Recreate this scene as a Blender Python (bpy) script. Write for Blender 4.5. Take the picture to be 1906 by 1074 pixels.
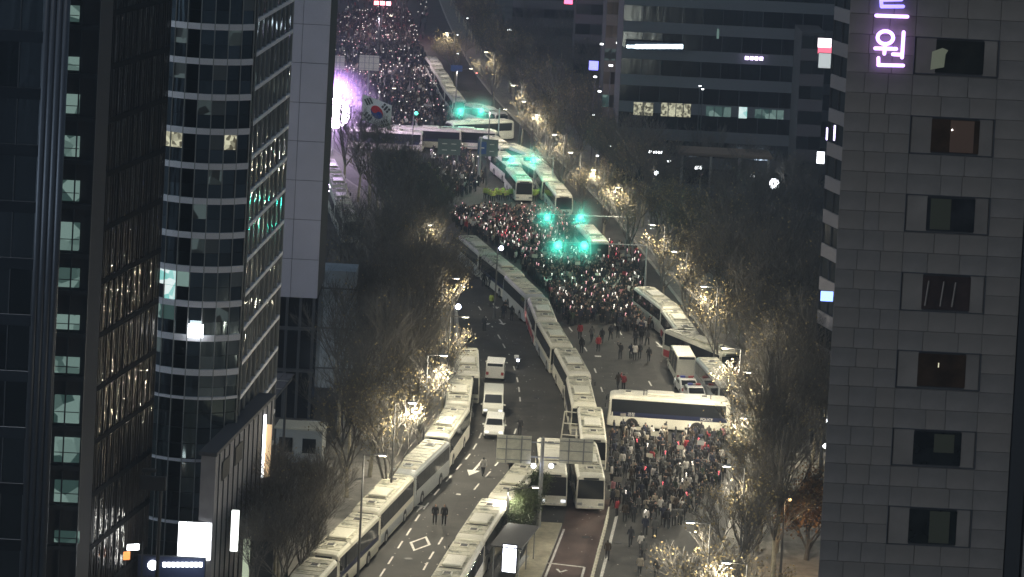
import bpy, bmesh, math, random
from mathutils import Vector, Matrix
R = math.radians
rnd = random.Random(7)
for o in list(bpy.data.objects): bpy.data.objects.remove(o)
scn = bpy.context.scene
COL = scn.collection

# ------------------------------------------------------------------ camera
F = 5200.0; H = 66.0; PITCH = R(2.6); ROLL = R(2.9); SH = 799.0
cp, sp, cr, sr = math.cos(PITCH), math.sin(PITCH), math.cos(ROLL), math.sin(ROLL)
fw = Vector((0, cp, -sp)); up = Vector((0, sp, cp)); rt = Vector((1, 0, 0))
ii = rt * cr + up * sr; jj = up * cr - rt * sr
cam_d = bpy.data.cameras.new('camera'); cam = bpy.data.objects.new('camera', cam_d); COL.objects.link(cam)
cam.matrix_world = Matrix(((ii.x, jj.x, -fw.x, 0), (ii.y, jj.y, -fw.y, 0), (ii.z, jj.z, -fw.z, H), (0, 0, 0, 1)))
cam_d.sensor_width = 36; cam_d.lens = F / 1906 * 36; cam_d.shift_y = -SH / 1906
cam_d.clip_start = 1; cam_d.clip_end = 4000
scn.camera = cam

def ray(x, y): return fw + ii * ((x - 953) / F) + jj * (-(y - (537 - SH)) / F)
def G(x, y, z=0.0):
    d = ray(x, y); t = (z - H) / d.z
    return Vector((d.x * t, d.y * t, z))
def V(x, y, Y):
    d = ray(x, y); t = Y / d.y
    return Vector((d.x * t, Y, H + d.z * t))

def proj(P):
    v = Vector(P)-Vector((0,0,H)); z = v.dot(fw); return (953+F*v.dot(ii)/z, (537-SH)-F*v.dot(jj)/z)

# ------------------------------------------------------------------ world, fill light, exposure
w = bpy.data.worlds.new('World'); scn.world = w; w.use_nodes = True
nt = w.node_tree; nt.nodes.clear()
sky = nt.nodes.new('ShaderNodeTexSky'); sky.sky_type = 'NISHITA'; sky.sun_disc = False
sky.sun_elevation = R(6); sky.sun_rotation = R(-120); sky.air_density = 1.0; sky.dust_density = 3.0
bw = nt.nodes.new('ShaderNodeHueSaturation'); bw.inputs['Saturation'].default_value = 0.2
tint = nt.nodes.new('ShaderNodeMix'); tint.data_type = 'RGBA'; tint.blend_type = 'MULTIPLY'; tint.inputs[0].default_value = 1; tint.inputs[7].default_value = (.62,.80,1.0,1)
bg = nt.nodes.new('ShaderNodeBackground'); bg.inputs['Strength'].default_value = 0.10
out = nt.nodes.new('ShaderNodeOutputWorld')
nt.links.new(sky.outputs[0], bw.inputs['Color']); nt.links.new(bw.outputs[0], tint.inputs[6]); nt.links.new(tint.outputs[2], bg.inputs[0]); nt.links.new(bg.outputs[0], out.inputs[0])
sd = bpy.data.lights.new('fill_sun', 'SUN'); sd.energy = 0.22; sd.angle = R(25); sd.color = (1.0, 0.95, 0.88)  # weak wide sun lamp added as even base fill
so = bpy.data.objects.new('fill_sun', sd); so.rotation_euler = (R(28), 0, R(-25)); COL.objects.link(so)
scn.view_settings.view_transform = 'Standard'; scn.view_settings.look = 'None'
scn.view_settings.exposure = 0.0; scn.view_settings.gamma = 1.0; scn.view_settings.use_curve_mapping = False

# ------------------------------------------------------------------ materials
MAT = {}
def pbr(name, c, rough=0.6, metal=0.0, vary=0.0, scale=1.0, bump=0.0, c2=None, detail=4, spec=None):
    if name in MAT: return MAT[name]
    m = bpy.data.materials.new(name); m.use_nodes = True; n = m.node_tree.nodes; l = m.node_tree.links
    b = n['Principled BSDF']; b.inputs['Base Color'].default_value = (*c, 1)
    b.inputs['Roughness'].default_value = rough; b.inputs['Metallic'].default_value = metal
    if spec is not None: b.inputs['Specular IOR Level'].default_value = spec
    if vary or c2 or bump:
        tc = n.new('ShaderNodeTexCoord'); ns = n.new('ShaderNodeTexNoise')
        ns.inputs['Scale'].default_value = scale; ns.inputs['Detail'].default_value = detail
        l.new(tc.outputs['Object'], ns.inputs['Vector'])
        if vary or c2:
            cr_ = n.new('ShaderNodeValToRGB')
            a = c2 if c2 else tuple(max(0, x * (1 - vary)) for x in c)
            bq = c if c2 else tuple(min(1, x * (1 + vary)) for x in c)
            cr_.color_ramp.elements[0].position = 0.35; cr_.color_ramp.elements[0].color = (*a, 1)
            cr_.color_ramp.elements[1].position = 0.65; cr_.color_ramp.elements[1].color = (*bq, 1)
            l.new(ns.outputs['Fac'], cr_.inputs[0]); l.new(cr_.outputs[0], b.inputs['Base Color'])
        if bump:
            bp = n.new('ShaderNodeBump'); bp.inputs['Strength'].default_value = bump
            l.new(ns.outputs['Fac'], bp.inputs['Height']); l.new(bp.outputs[0], b.inputs['Normal'])
    MAT[name] = m; return m
def emis(name, c, s):
    if name in MAT: return MAT[name]
    m = bpy.data.materials.new(name); m.use_nodes = True; b = m.node_tree.nodes['Principled BSDF']
    b.inputs['Base Color'].default_value = (*[min(1, x) for x in c], 1)
    b.inputs['Emission Color'].default_value = (*c, 1); b.inputs['Emission Strength'].default_value = s
    MAT[name] = m; return m
def emis_var(name, c1, c2, s, scale):      # lit rooms, lettering too small to read
    m = emis(name, c1, s); n = m.node_tree.nodes; l = m.node_tree.links; b = n['Principled BSDF']
    tc = n.new('ShaderNodeTexCoord'); v = n.new('ShaderNodeTexVoronoi'); v.inputs['Scale'].default_value = scale
    r = n.new('ShaderNodeValToRGB'); r.color_ramp.elements[0].position = .25; r.color_ramp.elements[1].position = .7
    r.color_ramp.elements[0].color = (*c1, 1); r.color_ramp.elements[1].color = (*c2, 1)
    l.new(tc.outputs['Object'], v.inputs['Vector']); l.new(v.outputs['Color'], r.inputs[0]); l.new(r.outputs[0], b.inputs['Emission Color'])
    return m
def objcol(name, rough=0.8, dirt=0.0):
    m = bpy.data.materials.new(name); m.use_nodes = True; n = m.node_tree.nodes; b = n['Principled BSDF']
    oi = n.new('ShaderNodeObjectInfo'); b.inputs['Roughness'].default_value = rough
    m.node_tree.links.new(oi.outputs['Color'], b.inputs['Base Color'])
    MAT[name] = m; return m
def attcol(name, rough=0.8):
    m = bpy.data.materials.new(name); m.use_nodes = True; n = m.node_tree.nodes; b = n['Principled BSDF']
    a = n.new('ShaderNodeAttribute'); a.attribute_name = 'Col'; b.inputs['Roughness'].default_value = rough
    m.node_tree.links.new(a.outputs['Color'], b.inputs['Base Color']); MAT[name] = m; return m

M_asph = pbr('asphalt', (.062, .060, .056), .85, vary=.22, scale=.35, bump=.15, detail=8)
M_lane = pbr('bus_lane_surface', (.105, .068, .058), .85, vary=.2, scale=.5, detail=8)
M_gnd = pbr('dark_ground', (.07, .068, .066), .95, vary=.3, scale=.15, detail=8)
M_pave = pbr('paving', (.20, .19, .17), .85, vary=.2, scale=1.2, detail=6)
M_isl = pbr('island_paving', (.42, .38, .27), .85, vary=.15, scale=2, detail=6)
M_kerb = pbr('kerb_stone', (.38, .37, .34), .8, vary=.15, scale=3)
M_paint = pbr('road_paint', (.72, .71, .66), .7, vary=.2, scale=5)
M_white = pbr('bus_white', (.68, .66, .57), .5, vary=.12, scale=.6, detail=8)
def roofmat(name, c, d):
    m = pbr(name, c, .6); n = m.node_tree.nodes; l = m.node_tree.links
    tc = n.new('ShaderNodeTexCoord'); oi = n.new('ShaderNodeObjectInfo')
    ad = n.new('ShaderNodeVectorMath'); ad.operation = 'ADD'
    l.new(tc.outputs['Object'], ad.inputs[0]); l.new(oi.outputs['Random'], ad.inputs[1])
    a = n.new('ShaderNodeTexNoise'); a.inputs['Scale'].default_value = 1.1; a.inputs['Detail'].default_value = 10
    a.inputs['Roughness'].default_value = .75
    l.new(ad.outputs[0], a.inputs['Vector'])
    r = n.new('ShaderNodeValToRGB'); r.color_ramp.elements[0].position = .38; r.color_ramp.elements[0].color = (*d, 1)
    r.color_ramp.elements[1].position = .52; r.color_ramp.elements[1].color = (*c, 1)
    l.new(a.outputs[0], r.inputs[0]); l.new(r.outputs[0], n['Principled BSDF'].inputs['Base Color']); return m
M_roof = roofmat('bus_roof', (.55, .53, .43), (.13, .145, .11))
M_cream = pbr('bus_cream', (.62, .60, .50), .5)
M_silver = pbr('bus_silver', (.40, .42, .42), .4)
M_red = pbr('bus_red', (.45, .05, .06), .45)
M_blue = pbr('police_blue', (.012,.016,.05), .5)
M_glass = pbr('dark_glass', (.018, .020, .024), .08)
M_tyre = pbr('tyre', (.02, .02, .02), .9)
M_rim = pbr('rim', (.45, .45, .45), .4, .6)
M_dark = pbr('dark_trim', (.03, .03, .032), .6)
M_grey = pbr('grey_metal', (.32, .33, .33), .5, .3); M_pole = pbr('painted_pole', (.10, .10, .10), .6)
M_signback = pbr('sign_back', (.74, .72, .60), .6, vary=.08, scale=3)
M_headl = emis('head_lamp', (.9, .95, 1), 1.2)
M_tail = emis('tail_lamp_lit', (1, .25, .22), 9)
M_tailoff = pbr('tail_lamp', (.3, .02, .02), .3)
M_lamp = emis('lamp_warm', (1, .88, .66), 12)
M_lampw = emis('lamp_white', (.92, .95, 1), 18)
M_green = emis('signal_green', (.16, 1, .70), 1.7)
M_coat = objcol('coat'); M_trou = pbr('trousers', (.025, .026, .032), .9)
M_skin = pbr('skin', (.42, .27, .20), .6); M_hair = pbr('hair', (.015, .013, .012), .6); M_shoe = pbr('shoe', (.06, .06, .06), .7)
M_bark = pbr('bark', (.12, .112, .10), .9, vary=.35, scale=2)
M_barkpale = pbr('pale_plane_bark', (.38, .34, .25), .9, vary=.3, scale=2)
M_leaf = pbr('dry_leaf', (.27, .215, .11), .8, vary=.4, scale=.8)
M_leafg = pbr('evergreen_leaf', (.055, .075, .025), .7, vary=.4, scale=.8)

# ------------------------------------------------------------------ helpers
class MB:
    def __init__(s): s.v = []; s.f = []; s.m = []
    def quad(s, a, b, c, d, mi=0):
        n = len(s.v); s.v += [tuple(a), tuple(b), tuple(c), tuple(d)]; s.f.append((n, n+1, n+2, n+3)); s.m.append(mi); return s
    def tri(s, a, b, c, mi=0):
        n = len(s.v); s.v += [tuple(a), tuple(b), tuple(c)]; s.f.append((n, n+1, n+2)); s.m.append(mi); return s
    def poly(s, pts, mi=0):
        n = len(s.v); s.v += [tuple(p) for p in pts]; s.f.append(tuple(range(n, n+len(pts)))); s.m.append(mi); return s
    def box(s, c, d, rz=0, mi=0, bev=0):
        x, y, z = d[0]/2, d[1]/2, d[2]/2; ca, sa = math.cos(rz), math.sin(rz)
        if bev <= 0:
            P = [(-x,-y,-z),(x,-y,-z),(x,y,-z),(-x,y,-z),(-x,-y,z),(x,-y,z),(x,y,z),(-x,y,z)]
            Fq = [(0,3,2,1),(4,5,6,7),(0,1,5,4),(1,2,6,5),(2,3,7,6),(3,0,4,7)]
        else:
            b = min(bev, x*.9, y*.9, z*.9); P = []
            for (zz, k) in ((-z, b), (-z+b, 0), (z-b, 0), (z, b)):
                P += [(-x+b+k*0,-y+k,zz),(x-b,-y+k,zz),(x-k,-y+b,zz),(x-k,y-b,zz),(x-b,y-k,zz),(-x+b,y-k,zz),(-x+k,y-b,zz),(-x+k,-y+b,zz)]
            Fq = [tuple(range(7,-1,-1)), tuple(range(24,32))]
            for r_ in range(3):
                for q in range(8): Fq.append((r_*8+q, r_*8+(q+1)%8, r_*8+8+(q+1)%8, r_*8+8+q))
        n = len(s.v)
        for p in P: s.v.append((c[0]+p[0]*ca-p[1]*sa, c[1]+p[0]*sa+p[1]*ca, c[2]+p[2]))
        for f in Fq: s.f.append(tuple(n+i for i in f)); s.m.append(mi)
        return s
    def tube(s, p, q, r0, r1=None, n=6, mi=0, cap=True):
        r1 = r0 if r1 is None else r1; p = Vector(p); q = Vector(q); d = (q-p)
        if d.length < 1e-6: return s
        d.normalize(); a = d.cross(Vector((0,0,1)) if abs(d.z) < .9 else Vector((1,0,0))).normalized(); b = d.cross(a)
        k = len(s.v)
        for c_, r_ in ((p, r0), (q, r1)):
            for i in range(n):
                t = 2*math.pi*i/n; s.v.append(tuple(c_ + a*(r_*math.cos(t)) + b*(r_*math.sin(t))))
        for i in range(n): s.f.append((k+i, k+n+i, k+n+(i+1)%n, k+(i+1)%n)); s.m.append(mi)
        if cap: s.f.append(tuple(k+i for i in range(n))); s.m.append(mi); s.f.append(tuple(k+n+i for i in range(n-1,-1,-1))); s.m.append(mi)
        return s
    def ball(s, c, r, nu=10, nv=6, mi=0, sq=(1,1,1)):
        k = len(s.v)
        for j in range(1, nv):
            t = math.pi*j/nv
            for i in range(nu):
                u = 2*math.pi*i/nu
                s.v.append((c[0]+r*sq[0]*math.sin(t)*math.cos(u), c[1]+r*sq[1]*math.sin(t)*math.sin(u), c[2]+r*sq[2]*math.cos(t)))
        tp = len(s.v); s.v.append((c[0],c[1],c[2]+r*sq[2])); bt = len(s.v); s.v.append((c[0],c[1],c[2]-r*sq[2]))
        for j in range(nv-2):
            for i in range(nu): s.f.append((k+j*nu+i, k+(j+1)*nu+i, k+(j+1)*nu+(i+1)%nu, k+j*nu+(i+1)%nu)); s.m.append(mi)
        for i in range(nu):
            s.f.append((tp, k+i, k+(i+1)%nu)); s.m.append(mi)
            s.f.append((bt, k+(nv-2)*nu+(i+1)%nu, k+(nv-2)*nu+i)); s.m.append(mi)
        return s
    def mesh(s, name, mats, smooth=False):
        me = bpy.data.meshes.new(name); me.from_pydata(s.v, [], s.f); me.update()
        for m in (mats if isinstance(mats, (list, tuple)) else [mats]): me.materials.append(m)
        me.polygons.foreach_set('material_index', s.m)
        if smooth: me.polygons.foreach_set('use_smooth', [True]*len(s.f))
        return me
    def build(s, name, mats, parent=None, smooth=False):
        return link(name, s.mesh(name, mats, smooth), parent)
def link(name, me, parent=None):
    o = bpy.data.objects.new(name, me); COL.objects.link(o); o.parent = parent; return o
def tag(o, label=None, cat=None, group=None, kind=None):
    if label: o['label'] = label
    if cat: o['category'] = cat
    if group: o['group'] = group
    if kind: o['kind'] = kind
    return o
def thing(name, loc, rz, label, cat, group=None):
    o = bpy.data.objects.new(name, None); COL.objects.link(o); o.location = loc; o.rotation_euler = (0,0,rz)
    return tag(o, label, cat, group)
KIDS = {}
def dup(o, parent=None, loc=None, rz=None, label=None, group=None):
    c = o.copy(); COL.objects.link(c); c.parent = parent
    if loc is not None: c.location = loc
    if rz is not None: c.rotation_euler = (0,0,rz)
    if label: c['label'] = label
    if group: c['group'] = group
    if o.name not in KIDS: KIDS[o.name] = list(o.children)
    for ch in KIDS[o.name]: dup(ch, c)
    return c
def path_pts(pl, step, start=0.0):
    """points (pos, heading) every `step` metres along a ground polyline"""
    res = []; d = start; acc = 0
    for a, b in zip(pl[:-1], pl[1:]):
        L = (b-a).length
        while d <= acc + L + 1e-6:
            t = (d-acc)/L; p = a.lerp(b, max(0, t)); res.append((p, math.atan2(b.y-a.y, b.x-a.x))); d += step
        acc += L
    return res
def smooth_pl(pl, it=2):
    for _ in range(it):
        q = [pl[0]]
        for a, b in zip(pl[:-1], pl[1:]): q += [a.lerp(b, .25), a.lerp(b, .75)]
        q.append(pl[-1]); pl = q
    return pl
def offset_pl(pl, d):
    r = []
    for i, p in enumerate(pl):
        a = pl[max(0, i-1)]; b = pl[min(len(pl)-1, i+1)]; t = (b-a).normalized(); r.append(p + Vector((t.y, -t.x, 0))*d)
    return r
def inpoly(x, y, P):
    c = False; j = len(P)-1
    for i in range(len(P)):
        if (P[i][1] > y) != (P[j][1] > y) and x < (P[j][0]-P[i][0])*(y-P[i][1])/(P[j][1]-P[i][1])+P[i][0]: c = not c
        j = i
    return c
ORD = ['nearest', 'second nearest', 'third nearest', 'fourth nearest', 'fifth nearest', 'sixth nearest', 'seventh nearest', 'eighth nearest', 'ninth nearest', 'tenth nearest', 'eleventh nearest', 'twelfth nearest', 'thirteenth nearest', 'fourteenth nearest', 'fifteenth nearest', 'sixteenth nearest']

# ------------------------------------------------------------------ SETTING: ground, road, pavements
g = MB().quad((-700,-100,0),(700,-100,0),(700,2500,0),(-700,2500,0)).build('ground', M_gnd); tag(g, kind='structure')
def strip(L, Rr, z): 
    mb = MB()
    for i in range(len(L)-1): mb.quad((L[i].x,L[i].y,z),(Rr[i].x,Rr[i].y,z),(Rr[i+1].x,Rr[i+1].y,z),(L[i+1].x,L[i+1].y,z))
    return mb
def resample(pl, n):
    L = [0]
    for a, b in zip(pl[:-1], pl[1:]): L.append(L[-1]+(b-a).length)
    r = []
    for k in range(n):
        d = L[-1]*k/(n-1); i = max(j for j in range(len(L)-1) if L[j] <= d+1e-9); r.append(pl[i].lerp(pl[i+1], (d-L[i])/(L[i+1]-L[i])))
    return r
roofA = [(525,1120),(575,1074),(610,1030),(665,975),(719,922),(747,884),(774,848),(815,813),(837,788),(850,758),(858,722),(866,697),(870,661)]
A0 = [G(x,y,3.3).xy.to_3d() for x,y in roofA]
kL = offset_pl(A0, -1.9) + [G(860,600),G(838,545),G(800,470),G(740,400),G(640,330),G(560,280),G(500,150),G(450,0),G(430,-120)]
kR = [G(*p) for p in ((1255,1200),(1320,1074),(1362,960),(1385,880),(1390,800),(1385,740),(1352,680),(1310,620),(1262,560),(1225,510),(1180,450),(1130,390),(1085,345),(1030,290),(975,240),(925,190),(885,140),(850,80),(815,0),(780,-120))]
kL = resample(smooth_pl(kL), 90); kR = resample(smooth_pl(kR), 90)
tag(strip(kL, kR, .004).build('road', M_asph), kind='structure')
for nm, k, s in (('pavement_left', kL, -1), ('pavement_right', kR, 1)):
    o1 = offset_pl(k, s*.3); o2 = offset_pl(k, s*9)
    mb = MB()
    for i in range(len(k)-1):
        a, b = k[i], k[i+1]
        mb.quad((a.x,a.y,0),(b.x,b.y,0),(b.x,b.y,.14),(a.x,a.y,.14),1)
        mb.quad((a.x,a.y,.14),(b.x,b.y,.14),(o1[i+1].x,o1[i+1].y,.14),(o1[i].x,o1[i].y,.14),1)
        mb.quad((o1[i].x,o1[i].y,.136),(o1[i+1].x,o1[i+1].y,.136),(o2[i+1].x,o2[i+1].y,.136),(o2[i].x,o2[i].y,.136),0)
    tag(mb.build(nm, [M_pave, M_kerb]), kind='structure')
# central bus lane with its island
lane = [[G(x,y) for x,y in p] for p in (((985,1130),(1010,1074),(1046,985),(1052,960),(1058,930)), ((1085,1130),(1103,1074),(1128,985),(1134,960),(1140,930)))]
tag(strip(resample(lane[0],12), resample(lane[1],12), .008).build('bus_lane', M_lane), kind='structure')
isl = [G(x,y) for x,y in ((940,1130),(960,1074),(985,1010),(1000,975),(1046,978),(1030,1022),(1008,1074),(984,1130))]
mb = MB(); mb.poly([(p.x,p.y,.2) for p in isl])
for a, b in zip(isl, isl[1:]+isl[:1]): mb.quad((a.x,a.y,0),(b.x,b.y,0),(b.x,b.y,.2),(a.x,a.y,.2),1)
tag(mb.build('bus_stop_island', [M_isl, M_kerb]), kind='structure')
# white kerb lines
def line(pts, wd, name='lane_line', z=.012, mat=None, mb=None):
    P = [G(x,y) for x,y in pts]; L = offset_pl(P,-wd/2); Q = offset_pl(P,wd/2)
    m = mb or MB()
    for i in range(len(P)-1): m.quad((L[i].x,L[i].y,z),(Q[i].x,Q[i].y,z),(Q[i+1].x,Q[i+1].y,z),(L[i+1].x,L[i+1].y,z))
    if mb is None: return tag(m.build(name, mat or M_paint), kind='structure')
line([(1015,1074),(1050,985)], .18); line([(1018,1048),(1088,1056)], .2); line([(1083,1074),(1088,1056)], .2)
line([(1119,1074),(1140,992),(1148,960)], .25)
dash_mb = MB()
for dl in ([(712,1066),(727,1043),(745,1014),(761,990),(777,964),(793,942),(813,916),(835,891),(854,869),(871,850),(884,831),(894,811),(903,790),(911,765)],
           [(792,1054),(803,1034),(820,1007),(836,980),(850,955),(868,932),(887,906),(908,883),(926,862),(942,843),(959,803),(965,783),(968,762),(968,744),(966,725),(963,707),(957,685),(949,663),(938,644),(929,627),(918,611),(905,592),(893,574)],
           [(1146,606),(1155,620),(1164,637),(1174,655),(1184,674),(1198,693),(1210,714)],
           [(1062,613),(1090,650),(1108,690),(1120,725)]):
    P = [G(x,y) for x,y in dl]
    for i, p in enumerate(P):
        t = (P[min(i+1,len(P)-1)]-P[max(i-1,0)]).normalized(); n = Vector((t.y,-t.x,0))*.075; h = t*1.05
        dash_mb.quad(*[(q.x,q.y,.012) for q in (p-h-n, p-h+n, p+h+n, p+h-n)])
tag(dash_mb.build('lane_dashes', M_paint), kind='structure')
def mark(px, py, rz, shapes):
    c = G(px,py); m = MB()
    for sh in shapes: m.poly([(c.x+a*math.cos(rz)-b*math.sin(rz), c.y+a*math.sin(rz)+b*math.cos(rz), .013) for a,b in sh])
    tag(m.build('road_marking', M_paint), kind='structure')
rdir = R(-12)
mark(782,1012,rdir,[[(-.9,0),(0,-2.2),(0,-1.7),(-.65,0)],[(-.9,0),(-.65,0),(0,1.7),(0,2.2)],[(.9,0),(.65,0),(0,-1.7),(0,-2.2)],[(.9,0),(0,2.2),(0,1.7),(.65,0)]])
mark(884,873,rdir,[[(-.12,-.5),(.12,-.5),(.12,3),(-.12,3)],[(0,-2.4),(.6,-.5),(-.6,-.5)]])
mark(862,926,rdir,[[(-.8,1),(.8,1),(.8,.6),(-.8,.6)],[(.45,.6),(.8,.6),(.8,-1.6)]])
mark(842,1015,rdir,[[(-.12,-.5),(.12,-.5),(.12,2),(-.12,2)],[(0,-2),(.6,-.5),(-.6,-.5)]])
mark(770,946,rdir,[[(-.8,1),(.8,1),(.8,.7),(-.8,.7)],[(.4,.6),(.7,.6),(.5,-1.2)]])
mark(1128,664,0,[[(-1.2,.3),(1.2,.3),(1.2,-.3),(-1.2,-.3)]])
mark(1042,1066,rdir,[[(-.5,.8),(0,0),(.5,.8),(.3,.9),(0,.3),(-.3,.9)]])
for q in ((903,598),(920,568),(932,598),(1150,690),(1225,640),(1180,640)):
    mark(q[0],q[1],R(10),[[(-.1,-1),(.1,-1),(.1,1),(-.1,1)],[(0,-2),(.45,-1),(-.45,-1)]])

for (x,y) in ((760,1040),(850,900),(900,840),(930,700),(1000,740),(960,640),(1130,760),(1180,650),(1150,1010),(1205,1050),(1090,1000),(905,640)):
    c = G(x,y); m = MB().tube((c.x,c.y,.006),(c.x,c.y,.022),.36,n=14); tag(m.build('manhole_cover', M_dark), kind='structure')
mb = MB(); r5 = random.Random(5)
for _ in range(700):
    c = G(r5.uniform(700,1330), r5.uniform(560,1074)); a = r5.uniform(0,3.1); L_ = r5.uniform(.03,.09); mb.quad(*[(c.x+L_*math.cos(a+q)*1.0, c.y+L_*math.sin(a+q), .02+.02*(i%2)) for i,q in enumerate((0,1.4,3.1,4.7))])
tag(mb.build('litter', M_paint), 'scraps of paper and leaves scattered on the road', 'litter', kind='stuff')
mb = MB()
for k5 in range(22):
    c = G(*r5.choice([(r5.uniform(880,1000), r5.uniform(620,840)), (r5.uniform(790,880), r5.uniform(840,1050)), (r5.uniform(1120,1200), r5.uniform(630,720)), (r5.uniform(1150,1260), r5.uniform(1000,1070))])); a = R(80)+r5.uniform(-.2,.2); w_, l_ = r5.uniform(.8,1.8), r5.uniform(2,7); ca, sa = math.cos(a), math.sin(a)
    mb.poly([(c.x+p*ca-q*sa, c.y+p*sa+q*ca, .0145+.0009*k5) for p,q in ((-l_,-w_),(l_,-w_*.9),(l_*.95,w_),(-l_,w_*.85))])
tag(mb.build('asphalt_patch', pbr('patch_asphalt', (.050,.048,.045), .85, vary=.25, scale=1)), kind='structure')
# ------------------------------------------------------------------ BUSES
def loft(stations, prof):
    """stations: (y, xscale, z0, z1, front rake) ; prof unit section"""
    mb = MB(); n = len(prof)
    for (y, xs, zl, zh, tilt) in stations:
        for (a, b) in prof: mb.v.append((a*xs, y + tilt*b, zl + (zh-zl)*b))
    for s in range(len(stations)-1):
        for i in range(n):
            mb.f.append((s*n+i, s*n+(i+1)%n, (s+1)*n+(i+1)%n, (s+1)*n+i)); mb.m.append(0)
    mb.f.append(tuple(range(n-1,-1,-1))); mb.m.append(0)
    k = (len(stations)-1)*n; mb.f.append(tuple(k+i for i in range(n))); mb.m.append(0)
    return mb
PROF = [(-.97,0),(.97,0),(1,.04),(1,.45),(.985,.80),(.93,.93),(.80,.985),(.55,1),(-.55,1),(-.80,.985),(-.93,.93),(-.985,.80),(-1,.45),(-1,.04)]
PROF = [(-a,b) for a,b in PROF][::-1]
def wheel(parent, x, y, r=.5, w_=.3):
    s = 1 if x > 0 else -1
    t = MB().tube((x-s*w_,y,r),(x,y,r),r,n=14).build('wheel', M_tyre, parent)
    MB().tube((x-s*.02,y,r),(x+s*.015,y,r),r*.6,n=10).build('rim', M_rim, t)
def make_bus(name, label, body, lower=None, stripe=None, tail=False, text=False, L=11.8, roof=None, small=False, roofbox=1):
    t = thing(name, (0,0,0), 0, label, 'bus'); h = 3.3; W = 1.24; hl = L/2
    b = loft([(-hl,.93*W,.38,h-.22,.16),(-hl+.1,.98*W,.34,h-.12,.12),(-hl+.5,W,.3,h-.02,.05),(-hl+1.2,W,.3,h,0),(hl-.8,W,.3,h,0),(hl-.15,.99*W,.34,h-.08,-.04),(hl,.95*W,.42,h-.2,-.08)], PROF)
    bo = b.build('body', body, t)
    rf = MB().box((0,.15,h+.008),(W*1.62,L-1.6,.05),bev=.02)
    for k in range(11): rf.box((0,-hl+1.3+k*(L-2.4)/10,h+.045),(W*1.5,.05,.03))
    rf.build('roof_panel', roof or M_roof, t)
    MB().box((0,hl-2.0,h+.05),(W*1.4,.10,.05)).build('roof_seam', M_dark, t); MB().box((0,-hl+3.4,h+.05),(W*1.4,.10,.05)).build('roof_seam', M_dark, t)
    # windscreen, rear window
    ws = MB(); 
    y0 = -hl-.012
    ws.quad((-.9*W,y0+.04,1.22),(.9*W,y0+.04,1.22),(.86*W,y0+.135,2.82),(-.86*W,y0+.135,2.82))
    ws.quad((-.9*W,y0+.04,1.22),(-.86*W,y0+.135,2.82),(-1.005*W,y0+.5,2.62),(-1.008*W,y0+.42,1.3))
    ws.quad((.9*W,y0+.04,1.22),(1.008*W,y0+.42,1.3),(1.005*W,y0+.5,2.62),(.86*W,y0+.135,2.82))
    for k in ws.v: pass
    ws.build('windscreen', M_glass, t)
    MB().box((0,hl-.03,2.25),(1.9,.1,.8),bev=.02).build('rear_window', M_glass, t)
    MB().box((0,-hl+.12,2.93),(1.3,.12,.14)).build('destination_sign', M_dark, t)
    # side windows one by one
    n = 6; span = L-1.5; pw = span/n
    wm = MB().box((0,0,0),(.02,pw-.03,1.12),bev=.008).mesh('side_window', M_glass)
    for s in (-1,1):
        for k in range(n):
            o = link('side_window', wm, t); o.location = (s*(W+.002), -hl+1.0+pw*(k+.5), 2.26)
    for s in (-1,1): MB().box((s*(W-.006),-.05,2.27),(.02,L-.9,1.24)).build('window_band', M_glass, t)
    if stripe:
        for s in (-1,1): MB().box((s*(W+.003),.1,1.48),(.012,L-.9,.42)).build('side_stripe', stripe, t)
    if lower:
        for s in (-1,1): MB().box((s*(W+.001),.1,.82),(.008,L-1.0,.7)).build('side_skirt', lower, t)
        MB().box((0,hl-.0,1.15),(2.1,.05,1.1)).build('rear_panel', lower, t)
        MB().box((0,-hl+.02,1.0),(2.1,.05,.5)).build('front_panel', lower, t)
    for s in (-1,1):
        for y in (-hl+2.4, hl-3.2):
            MB().tube((s*(W-.02),y,.55),(s*(W+.006),y,.55),.62,n=14).build('wheel_arch', M_dark, t)
            wheel(t, s*(W+.02), y)
        MB().box((s*.9,-hl+.02,.78),(.42,.1,.22),bev=.03).build('headlight', M_headl if roofbox==2 else M_grey, t)
        MB().box((s*1.0,hl+.0,1.25),(.22,.06,.5)).build('taillight', M_tail if tail else M_tailoff, t)
        m = MB().tube((s*1.15,-hl+.25,2.75),(s*1.5,-hl-.15,2.6),.03,n=4); m.box((s*1.5,-hl-.18,2.35),(.22,.1,.42),bev=.03); m.build('mirror', M_dark, t)
    # roof gear
    if roofbox: MB().box((0,-.9,h+.13),(1.5,2.6,.2),bev=.07).build('air_conditioner', body, t)
    for y in (-hl+1.9, hl-2.6):
        ht = MB().box((0,y,h+.07),(.75,.75,.12),bev=.03).build('roof_hatch', body, t)
        MB().box((0,y,h+.14),(.5,.5,.03)).build('hatch_vent', M_dark, ht)
    MB().box((0,-hl+.02,.5),(2.2,.12,.25),bev=.04).build('front_bumper', M_grey if stripe else body, t)
    MB().box((0,hl-.01,.55),(2.2,.1,.25),bev=.04).build('rear_bumper', M_grey, t)
    MB().box((0,-hl-.05,.55),(.5,.02,.14)).build('number_plate', M_paint, t)
    if text:
        for tx, y, sz in (('POLICE', 3.6, .36), ('경찰', -3.6, .4)):
            for s in (-1,1):
                cu = bpy.data.curves.new('lettering','FONT'); cu.body = tx; cu.size = sz; cu.align_x = 'CENTER'; cu.extrude = .004
                o = bpy.data.objects.new('lettering', cu); COL.objects.link(o)
                me = bpy.data.meshes.new_from_object(o); bpy.data.objects.remove(o)
                me.materials.clear(); me.materials.append(M_paint)
                o2 = link('lettering', me, t); o2.location = (s*(W+.014), y, 1.36); o2.rotation_euler = (R(90),0,R(90)*s)
    return t
parked = []
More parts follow.
